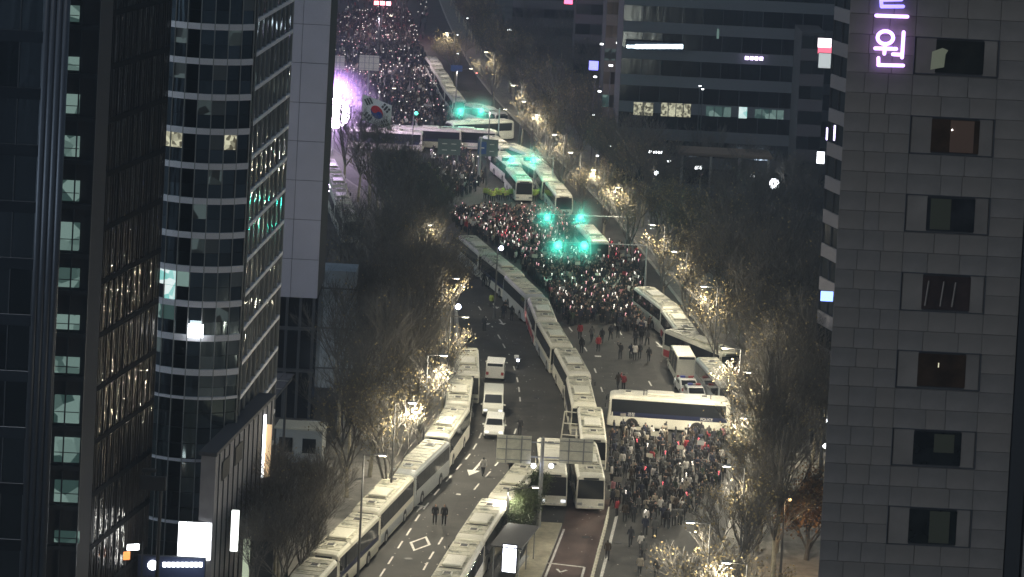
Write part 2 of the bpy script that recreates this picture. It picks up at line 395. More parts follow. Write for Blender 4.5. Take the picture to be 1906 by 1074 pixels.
P_white = make_bus('coach','x',M_white); P_pol = make_bus('police_coach','x',M_white,stripe=M_blue,text=True,roof=M_white)
P_cream = make_bus('coach','x',M_cream, lower=M_silver); P_red = make_bus('coach','x',M_white,lower=M_red,tail=True)
P_str = make_bus('coach','x',M_cream,stripe=M_blue); P_silver = make_bus('coach','x',M_silver,roofbox=0); P_redc = make_bus('coach','x',M_cream,lower=M_red)
P_lit = make_bus('coach','x',M_white,roof=M_white,roofbox=2)
USED = set()
def place_bus(proto, p, rz, label, group=None):
    loc = (p.x, p.y, .004)
    if proto.name in USED: return dup(proto, None, loc, rz, label, group)
    USED.add(proto.name); proto['label'] = label
    if group: proto['group'] = group
    pend.append((proto, loc, rz)); return proto
LM = []
pend = []   # prototypes move to their own place at the end
def row(px, protos, where, group, start=0, step=12.5, n=99, face=1, jit=0.15):
    pl = [G(x,y,3.3).xy.to_3d() for x,y in px]; pts = path_pts(pl, .5, 0)
    # chord placement
    L = sum((b-a).length for a,b in zip(pl[:-1],pl[1:])); k = 0; d = start
    def at(d):
        acc = 0
        for a,b in zip(pl[:-1],pl[1:]):
            l = (b-a).length
            if d <= acc+l: return a.lerp(b,(d-acc)/l)
            acc += l
        return b + (b-a).normalized()*(d-acc)
    while d + 6 < L and k < n:
        a, b = at(d), at(d+11.8); c = (a+b)/2 + Vector((rnd.uniform(-.35,.35),rnd.uniform(-.3,.3),0)); th = math.atan2(b.y-a.y,b.x-a.x)-math.pi/2
        if face < 0: th += math.pi
        desc, pr = protos[k % len(protos)]
        o = place_bus(pr, c, th + R(rnd.uniform(-1.8,1.8)), '%s, %s in the %s' % (desc, ORD[k], where), group)
        LM.append(('the %s coach, %s' % (ORD[k].replace(' nearest',''), where.replace('row along the ','').replace('curving line along the ','')), c.copy()))
        parked.append((c, th)); d += step; k += 1
W_, C_, S_, RD, RC, ST = ('white coach with a pale roof',P_white),('cream coach with grey lower sides',P_cream),('silver grey coach with plain roof',P_silver),('red bottomed white coach, tail lamps lit',P_red),('cream coach with red lower body',P_redc),('cream coach with navy stripe',P_str)
row(roofA, [W_,ST,C_,S_,W_,C_,W_], 'row along the left kerb', 'coaches in the row along the left kerb')
row([(834,1085),(843,1051),(870,1024),(881,999),(898,977),(917,941),(941,898),(958,880)], [W_,W_,C_,C_], 'slanted row by the island', 'coaches beside the bus stop island', step=12.3)
# two coaches facing us at the bus lane
place_bus(P_white, G(1090,920), R(2), 'white coach with dark windscreen facing the empty bus lane', 'coaches at the bus lane')
place_bus(P_lit, G(1024,914), R(1), 'white coach behind the sign pole at the head of the bus lane', 'coaches at the bus lane')
rowC = [(1103,813),(1100,788),(1097,757),(1093,728),(1081,701),(1070,674),(1049,645),(1032,616),(1012,589),(1003,562),(985,536),(966,518),(944,500),(925,483),(900,460),(880,442)]
row(rowC, [W_,ST,W_,C_,RD,S_,ST,C_,W_,RC], 'curving middle line', 'coaches in the middle line', step=12.4, face=1)
row([(1290,618),(1276,600),(1254,576),(1222,552),(1191,528),(1180,517)], [('red tailed white coach',P_red),W_,C_], 'row along the right kerb', 'coaches along the right kerb', face=-1, step=12.4)
place_bus(P_redc, G(1306,632,3.3).xy.to_3d(), R(-152)+math.pi, 'cream and red coach squeezed between kerb and white minibus', None)
place_bus(P_silver, G(1338,688,3.3).xy.to_3d(), R(8), 'grey coach under the lit street tree at the right kerb', None)
c = (G(1140,798)+G(1350,812))/2 + Vector((0,1.2,0))
place_bus(P_pol, c, R(-90)+math.atan2(*(G(1350,812)-G(1140,798)).yx), 'white police coach with navy band parked across the road, crowd below it', None)
# far coaches
row([(852,186),(835,160),(822,140),(810,118),(798,98)], [W_,C_,C_,C_,W_], 'far row by the crowd', 'coaches in the far row', step=12.4)
place_bus(P_white, G(905,200,3.3).xy.to_3d(), R(28), 'far white coach tilted by the green signals', None)
place_bus(P_lit, G(893,224,3.3).xy.to_3d(), R(-58), 'far white coach with rear window turned towards the crowd', None)
for x, y, rr, lb in ((718,256,88,'leftmost of the long coaches blocking the far crossing'),(790,252,91,'middle one of the long coaches blocking the far crossing'),(856,254,89,'rightmost of the long coaches blocking the far crossing')):
    place_bus(P_pol, G(x,y,2.0).xy.to_3d(), R(rr), 'police coach with dark window band, '+lb, 'coaches blocking the far crossing')
for i,(x,y,rr,pr) in enumerate(((928,262,14,W_),(943,292,12,W_),(972,277,24,S_),(986,300,18,W_),(966,322,8,W_))):
    place_bus(pr[1], G(x,y,3.3).xy.to_3d(), R(rr), pr[0]+', '+['top left of','left of','top right of','right of','front of'][i]+' the coach cluster above the police line', 'cluster of coaches above the police line')
row([(1052,362),(1040,345),(1024,325),(1010,305),(1000,292)], [C_,C_,W_], 'row behind the police line', 'coaches behind the police line', step=12.4)
row([(1122,448),(1098,425),(1080,402)], [W_,W_], 'row under green signals', 'coaches under the green signals', step=12.4)
row([(652,408),(640,385),(630,350),(620,315),(610,290)], [C_,W_,C_,C_,W_,C_], 'side road row', 'coaches in the side road', step=12.4)
0 and place_bus(P_cream, G(1252,476,3.3).xy.to_3d(), R(80), 'cream coach parked crosswise behind bare trees at right', None)
0 and place_bus(P_white, G(1190,388,3.3).xy.to_3d(), R(86), 'white coach crosswise beyond the signal mast', None)

# ------------------------------------------------------------------ smaller vehicles
def make_car(name, cat, label, p, rz, body, L=4.7, W=1.85, h=1.7, kind='suv', police=False):
    t = thing(name, (p.x,p.y,.004), rz, label, cat)
    x = W/2; hl = L/2
    if kind == 'van': side = [(-hl,.35),(-hl+.05,1.0),(-hl+.5,1.3),(-hl+1.2,h-.1),(-hl+1.6,h),(hl-.15,h),(hl-.02,h-.3),(hl,.35)]
    elif kind == 'sedan': side = [(-hl,.35),(-hl+.03,.75),(-hl+.9,.95),(-hl+1.7,h-.05),(-hl+2.1,h),(hl-1.5,h),(hl-.7,1.05),(hl-.05,1.0),(hl,.35)]
    else: side = [(-hl,.35),(-hl+.03,.85),(-hl+.25,1.0),(-hl+1.1,1.12),(-hl+1.8,h-.05),(-hl+2.2,h),(hl-.5,h),(hl-.1,1.1),(hl,.9),(hl,.35)]
    mb = MB(); n = len(side)
    def tx(z): return x*(1-.16*max(0,(z-1.0))/.8) if kind != 'van' else x*(1-.05*max(0,z-1.0))
    for s in (-1,1):
        for (y,z) in side: mb.v.append((s*tx(z),y,z))
    for i in range(n):
        j = (i+1)%n; mb.f.append((i,j,n+j,n+i)); mb.m.append(0)
    mb.f.append(tuple(range(n-1,-1,-1))); mb.m.append(0); mb.f.append(tuple(range(n,2*n))); mb.m.append(0)
    bo = mb.build('body', body, t); bm = bmesh.new(); bm.from_mesh(bo.data); bmesh.ops.bevel(bm, geom=bm.edges[:], offset=.06, segments=1, affect='EDGES', profile=.7); bmesh.ops.recalc_face_normals(bm, faces=bm.faces[:]); bm.to_mesh(bo.data); bm.free()
    i0 = 2 if kind == 'van' else (2 if kind=='sedan' else 3)
    def pane(a, b, nm, k=.06):
        (y0,z0),(y1,z1) = a,b; d = Vector((0,y1-y0,z1-z0)); nn = Vector((0,-d.z,d.y)).normalized()*.02
        if nn.z < 0: nn = -nn
        ya,za = y0+d.y*k,z0+d.z*k; yb,zb = y1-d.y*.1,z1-d.z*.1
        m = MB().quad((-tx(za)*.86,ya+nn.y,za+nn.z),(tx(za)*.86,ya+nn.y,za+nn.z),(tx(zb)*.84,yb+nn.y,zb+nn.z),(-tx(zb)*.84,yb+nn.y,zb+nn.z)); m.build(nm, M_glass, t)
    pane(side[i0], side[i0+1], 'windscreen')
    rk = [k for k in range(n-1) if side[k][0] > 0 and side[k+1][1] < side[k][1]-.2][0]; pane(side[rk], side[rk+1], 'rear_window')
    zc = 1.08; zt = h-.14; y0 = side[i0+1][0]-.35; y1 = side[rk][0]-.1
    for s in (-1,1):
        for k in range(3):
            a = y0+(y1-y0)*k/3+.05; b = y0+(y1-y0)*(k+1)/3-.05
            m = MB().quad((s*(tx(zc)+.012),a-(.25 if k==0 else 0),zc),(s*(tx(zc)+.012),b,zc),(s*(tx(zt)+.012),b,zt),(s*(tx(zt)+.012),a,zt)); m.build('side_window', M_glass, t)
        for y in (-hl+.9, hl-.9): wheel(t, s*(x+.01), y, .36, .24)
        MB().box((s*x*.72,-hl+.0,.75),(.34,.08,.16),bev=.03).build('headlight', M_headl, t)
        MB().box((s*x*.8,hl,.85),(.26,.06,.3)).build('taillight', M_tailoff, t)
        MB().box((s*(x+.1),y0-.1,1.15),(.2,.12,.14),bev=.03).build('mirror', body, t)
    MB().box((0,-hl-.01,.45),(W*.9,.1,.2),bev=.03).build('bumper', M_dark, t)
    if police:
        lb = MB().box((0,-.2,h+.09),(1.3,.28,.14),bev=.04).build('light_bar', M_grey, t)
        MB().box((-.4,-.2,h+.1),(.5,.3,.15)).build('red_lens', pbr('lens_red',(.4,.03,.03),.3), lb); MB().box((.4,-.2,h+.1),(.5,.3,.15)).build('blue_lens', pbr('lens_blue',(.03,.05,.4),.3), lb)
    return t
M_carw = pbr('car_white', (.78,.78,.74), .35)
make_car('police_van','van','white van at the far end of the three vehicles on the left lanes',G(922,701),R(180-2),M_carw,L=4.7,W=1.9,h=1.85,kind='van')
v2 = make_car('minibus','van','white minibus with wide dark windscreen in the middle of three',G(917,766),R(0),pbr('minibus_cream',(.66,.66,.6),.4),L=5.3,W=2.0,h=2.2,kind='van')
make_car('estate_car','car','white estate car, nearest of the three vehicles on the left lanes',G(920,808),R(-2),M_carw,kind='suv')
make_car('minibus','bus','white minibus seen from behind beside the right kerb coaches',G(1268,702),R(184),M_white,L=7,W=2.1,h=2.9,kind='van')
make_car('police_car','car','pale police car with light bar parked behind the white minibus',G(1277,731),R(186),M_carw,h=1.5,kind='sedan',police=True)
make_car('police_car','car','white police car nearest the crosswise police coach',G(1291,746),R(186),M_carw,h=1.55,kind='sedan',police=True)
make_car('parked_van','van','white van parked in the courtyard left of the trees',G(578,828),R(185),M_carw,kind='van',h=2.0,L=5)
c = G(555,862); t = thing('low_annex',(c.x,c.y,0),R(-4),'low pale flat roofed guard hut with dark openings by the courtyard','building')
MB().box((0,1.2,1.5),(4.2,2.4,3.0),bev=.05).build('wall', M_silver, t); MB().box((0,1.2,3.1),(4.5,2.8,.18),bev=.03).build('roof', M_cream, t)
for k in (-1.2,.9): MB().box((k,-.02,1.6),(1.2,.06,1.3)).build('window', M_glass, t)
make_car('parked_car','car','dark car parked left of the guard hut',G(520,850),R(95),M_dark,kind='sedan',h=1.45)
# motorcycle with rider light, rubbish
def motorcycle(px, py, label):
    t = thing('motorcycle', G(px,py)+Vector((0,0,.01)), R(5), label, 'motorcycle')
    for y in (-.7,.7):
        w_ = MB().tube((-.06,y,.32),(.06,y,.32),.32,n=12).build('wheel', M_tyre, t); MB().tube((-.065,y,.32),(.065,y,.32),.16,n=8).build('rim', M_rim, w_)
    MB().box((0,.1,.75),(.3,1.0,.3),bev=.1).build('seat', M_dark, t); MB().tube((-.35,-.5,1.05),(.35,-.5,1.05),.03).build('handlebar', M_grey, t)
    MB().box((0,-.72,.9),(.3,.1,.26),bev=.05).build('headlight', emis('headlamp_blue',(.8,.85,1),8), t); MB().box((0,.75,.95),(.5,.4,.35),bev=.05).build('luggage_box', M_carw, t)
motorcycle(962,684,'motorcycle with white headlight riding down the empty left lanes')

def halo(c, r_, dens, col, label):  # scattering ball added to imitate camera flare round a lamp
    m = bpy.data.materials.new('halo'); m.use_nodes = True; n = m.node_tree.nodes; l = m.node_tree.links; n.clear()
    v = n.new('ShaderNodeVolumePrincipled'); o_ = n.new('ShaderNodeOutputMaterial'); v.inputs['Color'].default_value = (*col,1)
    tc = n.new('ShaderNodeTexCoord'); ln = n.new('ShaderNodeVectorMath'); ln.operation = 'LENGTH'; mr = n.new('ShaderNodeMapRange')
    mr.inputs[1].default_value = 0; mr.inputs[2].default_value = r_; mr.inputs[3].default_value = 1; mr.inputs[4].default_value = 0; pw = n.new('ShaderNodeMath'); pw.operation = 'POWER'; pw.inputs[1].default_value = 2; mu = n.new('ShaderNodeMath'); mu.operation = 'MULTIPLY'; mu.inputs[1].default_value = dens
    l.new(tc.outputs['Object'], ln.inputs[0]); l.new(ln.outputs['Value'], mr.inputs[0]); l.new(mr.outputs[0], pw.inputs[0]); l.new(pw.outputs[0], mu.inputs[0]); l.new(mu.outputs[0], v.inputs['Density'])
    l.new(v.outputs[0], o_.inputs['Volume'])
    o = MB().ball((0,0,0), r_, 16, 10).build('glare', m); o.location = c; tag(o, label, 'glare', kind='stuff')
# ------------------------------------------------------------------ LIGHTS on posts
def spot(p, power, color, target=None, size=150, blend=.9, rad=.25, name='street_light_glow', parent=None):
    d = bpy.data.lights.new(name,'SPOT'); d.energy = power; d.color = color; d.spot_size = R(size); d.spot_blend = blend; d.shadow_soft_size = rad
    o = bpy.data.objects.new(name, d); COL.objects.link(o); o.location = p
    if target is not None: o.rotation_euler = (Vector(target)-Vector(p)).to_track_quat('-Z','Y').to_euler()
    return o
WARM = (1,.90,.68); WHITE = (.95,.97,1)
def street_lamp(px, py, zh, power, label, col=WARM, reach=(2.2,0), base_off=None, globe=False, mat=None, size=156):
    hd = G(px,py,zh); b = Vector((hd.x-reach[0], hd.y-reach[1], 0))
    t = thing('street_lamp', b, 0, label, 'street lamp', None)
    MB().tube((0,0,0),(0,0,zh+.1),.11,.06,n=8).build('pole', M_pole, t)
    MB().tube((0,0,0),(0,0,.6),.2,.14,n=8).build('base', M_pole, t)
    MB().tube((0,0,zh+.05),(reach[0],reach[1],zh+.15),.05,.04,n=6).build('arm', M_pole, t)
    if globe:
        MB().ball((reach[0],reach[1],zh),globe,14,8).build('globe', mat or M_lampw, t, True)
    else:
        hh = MB().box((reach[0],reach[1],zh+.14),(.8,.34,.14),bev=.05).build('lamp_head', M_grey, t)
        MB().box((reach[0],reach[1],zh+.06),(.5,.2,.03)).build('lamp_lens', mat or M_lamp, hh)
    if power and not globe:
        l = bpy.data.lights.new('street_light_glow','POINT'); l.energy = power*.20; l.color = col; l.shadow_soft_size = .3
        o = bpy.data.objects.new('street_light_glow', l); COL.objects.link(o); o.parent = t; o.location = (reach[0],reach[1],zh-.15)
        s = spot((reach[0],reach[1],zh-.1), power, col, (reach[0]+(3 if reach[0]>0 else -3),reach[1]-1,0), size=172, blend=.5, rad=.3); s.parent = t
    elif power:
        s = spot((reach[0],reach[1],zh-.02), power, col, (reach[0]+ (1.5 if reach[0]>0 else -1.5),reach[1],0), size=size); s.parent = t
    return t
LAMPS = [
 # left kerb
 (712,850,10,.7,'lamp in the bright crown left of the lower left coaches',2.4),
 (768,752,10,1.5,'lamp inside the golden tree crown at left kerb',2.4),
 (826,664,10,1.7,'lamp inside the dazzling tree crown at left kerb',2.4),
 (866,592,10,.6,'lamp above the far end of the left kerb trees',2.4),
 (800,420,10,.5,'lamp among the dark trees left of the crossing',2.4),
 # right kerb
 (1285,975,10,1.0,'lamp over the lowest right kerb tree',-2.4),
 (1352,870,10,.8,'lamp beside the crowd under the right kerb trees',-2.4),
 (1392,695,10,1.3,'lamp glaring through twigs right of the white minibus',-2.4),
 (1350,650,10,2.6,'lamp in the brightest right hand tree crown',-2.4),
 (1310,535,10,1,'lamp in the golden crown beyond the right coaches',-2.4),
 (1215,420,10,.9,'lamp in the crown behind the signal masts',-2.4),
 (1150,350,10,.8,'lamp behind the far right coaches',-2.4),
 (1062,285,10,1,'lamp in the golden crown above the coach cluster',-2.4),
 (1000,215,10,1,'lamp in the far golden crown',-2.4),
 (955,160,10,1,'lamp in the white lit far branches',-2.4),
 (905,98,10,.8,'lamp in the highest lit crown',-2.4),
 (832,62,10,.6,'lamp by the topmost thin lit tree',-2.4)]
PW = 3900
LAMPS += [(560,1180,10,1,'lamp below the bottom of the left kerb row',2.4),(1240,1130,10,1.3,'lamp on the right pavement nearest of all',-2.4),(1190,1330,10,1.2,'lamp on the right pavement before the nearest one',-2.4),(900,1230,10,1.1,'lamp on the road side below the coach rows',2.4),(1352,1050,10,.9,'lamp between the two lowest right kerb trees',-2.4),
 (1385,780,10,.7,'lamp beside the rear of the crosswise coach',-2.4),(850,520,10,.6,'lamp high on the left kerb by the globe lamp',2.4),(1255,470,10,.8,'lamp by the crosswise cream coach',-2.4)]
LAMPS += [(1032,252,10,.8,'lamp between the two golden crowns above the coach cluster',-2.4),(1105,318,10,.9,'lamp below the golden crown above the coach cluster',-2.4),(975,190,10,.7,'lamp between the far golden and white crowns',-2.4)]
lamp_heads = []
for (x,y,z,k,lb,rx) in LAMPS: street_lamp(x,y,z,PW*k,lb,reach=(rx*.6,0)); lamp_heads.append(G(x,y,z))
# slim lamp masts; all but the island one added to fill the road
def mast(px, py, power, label, z=11, col=(1,.94,.8)):
    p = G(px,py); t = thing('lamp_mast', p, 0, label, 'street lamp'); MB().tube((0,0,0),(0,0,z),.13,.07,n=8).build('pole', M_pole, t)
    for s in (1,):
        MB().tube((0,0,z-.1),(s*2,0,z+.3),.05,n=6).build('arm', M_pole, t)
        hh = MB().box((s*2.2,0,z+.32),(.7,.3,.12),bev=.04).build('lamp_head', M_grey, t)
        MB().box((s*2.2,0,z+.24),(.5,.22,.04)).build('lamp_lens', M_lamp, hh)
    s = spot((0,0,z-.2), power, col, (0,0,0), size=165, blend=.8); s.parent = t
for (x,y,k,lb) in ((941,1012,.5,'at the tip of the bus stop island'),(905,345,.8,'added as fill by the police line'),(700,300,.6,'added as fill left of the far crossing'),(845,255,.8,'added as fill behind the crossing coaches')):
    mast(x,y,PW*k,'slim lamp mast '+lb, z=4.5 if y==1012 else 11)
for (x,y,z,r_,lb,mt,pw) in ((853,571,8,.28,'small bluish globe lamp over the far left kerb',emis('globe_blue',(.75,.78,1),12),0),(933,462,8,.26,'small bluish globe lamp beside the coach line top',MAT['globe_blue'],0),(1222,322,7,.3,'white globe lamp on tall thin pole before dark trees',M_lampw,600),
    (1441,342,4,.75,'large blazing white lamp in the garden before the dark office',M_lampw,2500),(1532,627,7,.42,'round white lamp by the right stone building corner',M_lampw,1500),(1541,785,6,.25,'small white lamp low beside the stone building',M_lampw,300),(1536,830,5,.2,'lowest small white lamp beside the stone building',M_lampw,200),(775,211,7,.3,'pale lamp amid the upper crowd',M_green,0),(415,773,12,.18,'tiny spot lamp on the podium roof left end',M_lampw,100)):
    street_lamp(x,y,z,pw,lb,col=WHITE,reach=(.4,0),globe=r_,mat=mt)
# floodlight balloon by the flag
p = G(622,211,6.5); t = thing('balloon_floodlight',(p.x,p.y,0),0,'huge violet white glowing floodlight balloon at the blank tower edge','floodlight')
MB().tube((0,0,0),(0,0,4.6),.12,n=8).build('mast', M_grey, t)
for a in (0,2.1,4.2): MB().tube((0,0,1.2),(1.3*math.cos(a),1.3*math.sin(a),0),.05,n=5).build('leg', M_grey, t)
MB().ball((0,0,6.5),2.4,24,14,sq=(1,1,.95)).build('balloon', emis('flood_violet',(.95,.78,1),30), t, True)
l = bpy.data.lights.new('flood_glow','POINT'); l.energy = 15000; l.color = (.8,.55,1); l.shadow_soft_size = 1
o = bpy.data.objects.new('flood_glow', l); COL.objects.link(o); o.parent = t; o.location = (0,0,10.5)
halo((p.x,p.y-.3,6.8),8.5,.15,(.82,.62,1),'added violet smoke hanging round the balloon floodlight')  # violet lens flare imitated by an added volume
# red glow at the far stage
p = G(712,6,6); t = thing('stage_floodlight',(p.x,p.y,0),0,'red and white floodlight tower at the far end of the upper crowd','floodlight')
MB().tube((0,0,0),(0,0,6),.12,n=6).build('mast', M_grey, t)
for s in (-1,0,1): MB().box((s*1.3,0,6),(1,.3,.8)).build('lamp_panel', emis('stage_red',(1,.25,.3),10), t)
s = spot((0,-.3,6), 8000, (1,.2,.25), (0,-25,0), size=150); s.parent = t

# ------------------------------------------------------------------ TRAFFIC SIGNALS
def signal(px, py, z, base, label, r_=.2):
    """px,py green lens positions list; base = pole ground px"""
    hp = G(px[0],py,z); b = G(*base); b.y = hp.y + .0
    bx = V(base[0], base[1], hp.y).x
    t = thing('traffic_signal',(bx,hp.y,0),0,label,'traffic light')
    MB().tube((0,0,0),(0,0,z+.7),.14,.1,n=8).build('pole', M_grey, t)
    for zz in (z+.35,): MB().tube((0,0,zz+.15),(G(px[0],py,z).x-bx-1,0,zz),.07,.05,n=6).build('arm', M_grey, t)
    for x in px:
        q = V(x,py,hp.y); dx = q.x-bx; dz = q.z
        hs = MB().box((dx-.55,0,dz),(1.6,.26,.46),bev=.05).build('signal_head', M_dark, t)
        for k in range(4):
            c = dx-.55-.57+k*.38 + (0 if k<3 else .0)
            lit = (k == 3)
            MB().tube((c,-.14,dz),(c,-.16,dz),.15 if not lit else r_,n=12).build('lit_green_lens' if lit else 'dark_lens', M_green if lit else M_dark, hs)
            if lit: 
                MB().ball((c,-.16,dz),r_,12,8).build('green_glare', M_green, hs, True)  # ball larger than the lens, imitates its overexposed flare
    for x in px:
        q = V(x,py,hp.y); l = bpy.data.lights.new('signal_glow','POINT'); l.energy = 420; l.color = (.05,1,.72); l.shadow_soft_size = .3
        o = bpy.data.objects.new('signal_glow', l); COL.objects.link(o); o.parent = t; o.location = (q.x-bx,-1.0,q.z)
        halo((q.x,hp.y-1.0,q.z),3.2,.24,(.6,1,.95),'added teal mist round a green lamp of the %s' % label.replace('mast arm with ',''))  # volume added for the teal flare of each green lens
signal([1038,1087],456,5.6,(1205,450),'mast arm with two large green signals over the middle crowd',.46)
signal([1018,1080],404,5.6,(1180,405),'mast arm with green signals just above the pair over the crowd',.4)
signal([952,992],297,5.6,(1030,300),'mast arm with green signals in front of the coach cluster',.36)
signal([857,895],206,5.6,(930,206),'farthest mast arm with green signals below the tilted coach',.36)

# ------------------------------------------------------------------ SIGN GANTRIES
def signback(t, x0, x1, z0, z1, y):
    wd, hh = x1-x0, z1-z0
    p_ = MB().box(((x0+x1)/2,y,(z0+z1)/2),(wd,.06,hh)).build('sign_panel', M_signback, t)
    for k in (.28,.72): MB().box((x0+wd*k,y-.07,(z0+z1)/2),(.1,.08,hh*.98)).build('rib', M_grey, t)
    for k in (.12,.5,.88): MB().box(((x0+x1)/2,y-.05,z0+hh*k),(wd*.98,.05,.07)).build('rail', M_grey, t)
base = G(1002,985); Yg = base.y
t = thing('sign_gantry', base, 0, 'grey pole carrying two blank backs of road signs over the bus lane', 'road sign')
zt = V(1012,815,Yg).z; bx = base.x
MB().tube((0,0,0),(0,0,zt),.2,.15,n=10).build('pole', M_grey, t)
for (a,b,c,d) in ((923,990,812,860),(1040,1105,818,862)):
    q0 = V(a,d,Yg); q1 = V(b,c,Yg); signback(t, q0.x-bx, q1.x-bx, q0.z, q1.z, 0)
for py in (824,851):
    z = V(1000,py,Yg).z; MB().tube((V(930,py,Yg).x-bx,.12,z),(V(1098,py,Yg).x-bx,.12,z),.06,n=6).build('cross_arm', M_grey, t)
for x in (993,1026):
    q = V(x,866,Yg); MB().ball((q.x-bx,-.2,q.z),.2,10,6).build('blue_warning_lamp', MAT['globe_blue'], t, True)
# far gantry seen from the front: green grey panels with a blue square
Yf = G(880,345).y; bx = V(893,300,Yf).x
t = thing('sign_gantry', (bx,Yf,0), 0, 'far overhead direction sign with blue square beside the coach cluster', 'road sign')
MB().tube((0,0,0),(0,0,V(893,255,Yf).z),.2,n=8).build('pole', M_grey, t)
for (a,b,c,d,mt,nm) in ((814,858,260,287,pbr('sign_green',(.13,.17,.16),.6),'left_panel'),(888,928,260,290,MAT['sign_green'],'right_panel'),(890,906,264,286,pbr('sign_blue',(.03,.09,.28),.5),'blue_panel')):
    q0 = V(a,d,Yf); q1 = V(b,c,Yf); yy = -.1 if 'blue' in nm else 0
    sp_ = MB().box(((q0.x+q1.x)/2-bx,yy,(q0.z+q1.z)/2),(q1.x-q0.x,.08,q1.z-q0.z)).build(nm, mt, t)
    if 'blue' not in nm:
        for k in range(2):
            for j in range(2): MB().box((q0.x-bx+(q1.x-q0.x)*(.3+.4*k),yy-.05,q0.z+(q1.z-q0.z)*(.3+.4*j)),((q1.x-q0.x)*.22,.02,.12)).build('lettering_line', M_paint, sp_)
    else: MB().box(((q0.x+q1.x)/2-bx,yy-.05,(q0.z+q1.z)/2),((q1.x-q0.x)*.5,.02,.15)).build('lettering_line', M_paint, sp_)
z = V(893,274,Yf).z; MB().tube((V(820,274,Yf).x-bx,.1,z),(V(925,274,Yf).x-bx,.1,z),.08,n=6).build('cross_arm', M_grey, t)
# sign backs above the upper crowd
for (a,b,c,d,lb) in ((610,642,104,128,'left of the pair of pale sign backs above the upper crowd'),(668,706,104,130,'right of the pair of pale sign backs above the upper crowd')):
    Yx = G((a+b)/2,d+55).y; q0 = V(a,d,Yx); q1 = V(b,c,Yx)
    t = thing('road_sign',((q0.x+q1.x)/2,Yx,0),0,lb,'road sign'); w2 = (q1.x-q0.x)/2
    MB().tube((0,.1,0),(0,.1,q1.z),.15,n=8).build('pole', M_grey, t); signback(t,-w2,w2,q0.z,q1.z,0)
# blue sign at the far kerb
q = V(850,127,G(850,180).y); t = thing('road_sign',(q.x,q.y,0),0,'small blue direction sign far up the right kerb','road sign')
MB().tube((0,0,0),(0,0,q.z+.6),.1,n=8).build('pole', M_grey, t); MB().box((0,-.1,q.z),(2.1,.06,1.1)).build('sign_panel', MAT['sign_blue'], t)

# bus shelter with lit poster on the island
c = G(955,1062); t = thing('bus_shelter',(c.x,c.y,.2),R(-12),'glass bus shelter with glowing white poster on the island','bus shelter')
for x in (-1,1):
    for y in (-3,0,3): MB().tube((x,y,0),(x,y,2.5),.05,n=6).build('post', M_grey, t)
MB().box((0,0,2.56),(2.6,6.6,.1),bev=.03).build('roof', M_dark, t)
MB().box((-1,1.5,1.4),(.03,2.9,1.8)).build('glass_panel', M_glass, t); MB().box((-1,-1.5,1.4),(.03,2.9,1.8)).build('glass_panel', M_glass, t)
MB().box((.3,-3.15,1.7),(1.25,.16,2.3),bev=.03).build('poster_case', M_dark, t); MB().box((.3,-3.25,1.7),(1.05,.03,2.1)).build('lit_poster', emis('poster_white',(.85,.88,1),6), t)
MB().box((.6,0,.5),(.4,4,.08)).build('bench', M_grey, t)
# planter hedge & yellow tree on island done with the trees below
# railing on the right of the bus lane
pl = [G(*p) for p in ((1098,1100),(1112,1045),(1124,1000),(1132,965))]; pl = resample(pl, 24)
t = thing('median_railing', pl[0], 0, 'low steel railing between the bus lane and right carriageway', 'railing')
for i, p in enumerate(pl):
    q = p-pl[0]; MB().tube((q.x,q.y,0),(q.x,q.y,1.0),.06,n=5).build('post', M_signback, t)
mb = MB()
for a,b in zip(pl[:-1],pl[1:]):
    a=a-pl[0]; b=b-pl[0]
    for z in (.35,.65,.95): mb.tube((a.x,a.y,z),(b.x,b.y,z),.04,n=4)
mb.build('rail', M_signback, t)
# white frame barrier near the coaches
c = G(1062,818); t = thing('barrier_frame', c, R(-10), 'tall white trestle frame beside the middle coaches', 'barrier')
for x in (-.9,.9): MB().tube((x,0,0),(x*.75,0,2.6),.07,n=5).build('upright', M_white, t)
for z in (.4,1.5,2.6): MB().tube((-.9+.07*z,0,z),(.9-.07*z,0,z),.06,n=5).build('crossbar', M_white, t)

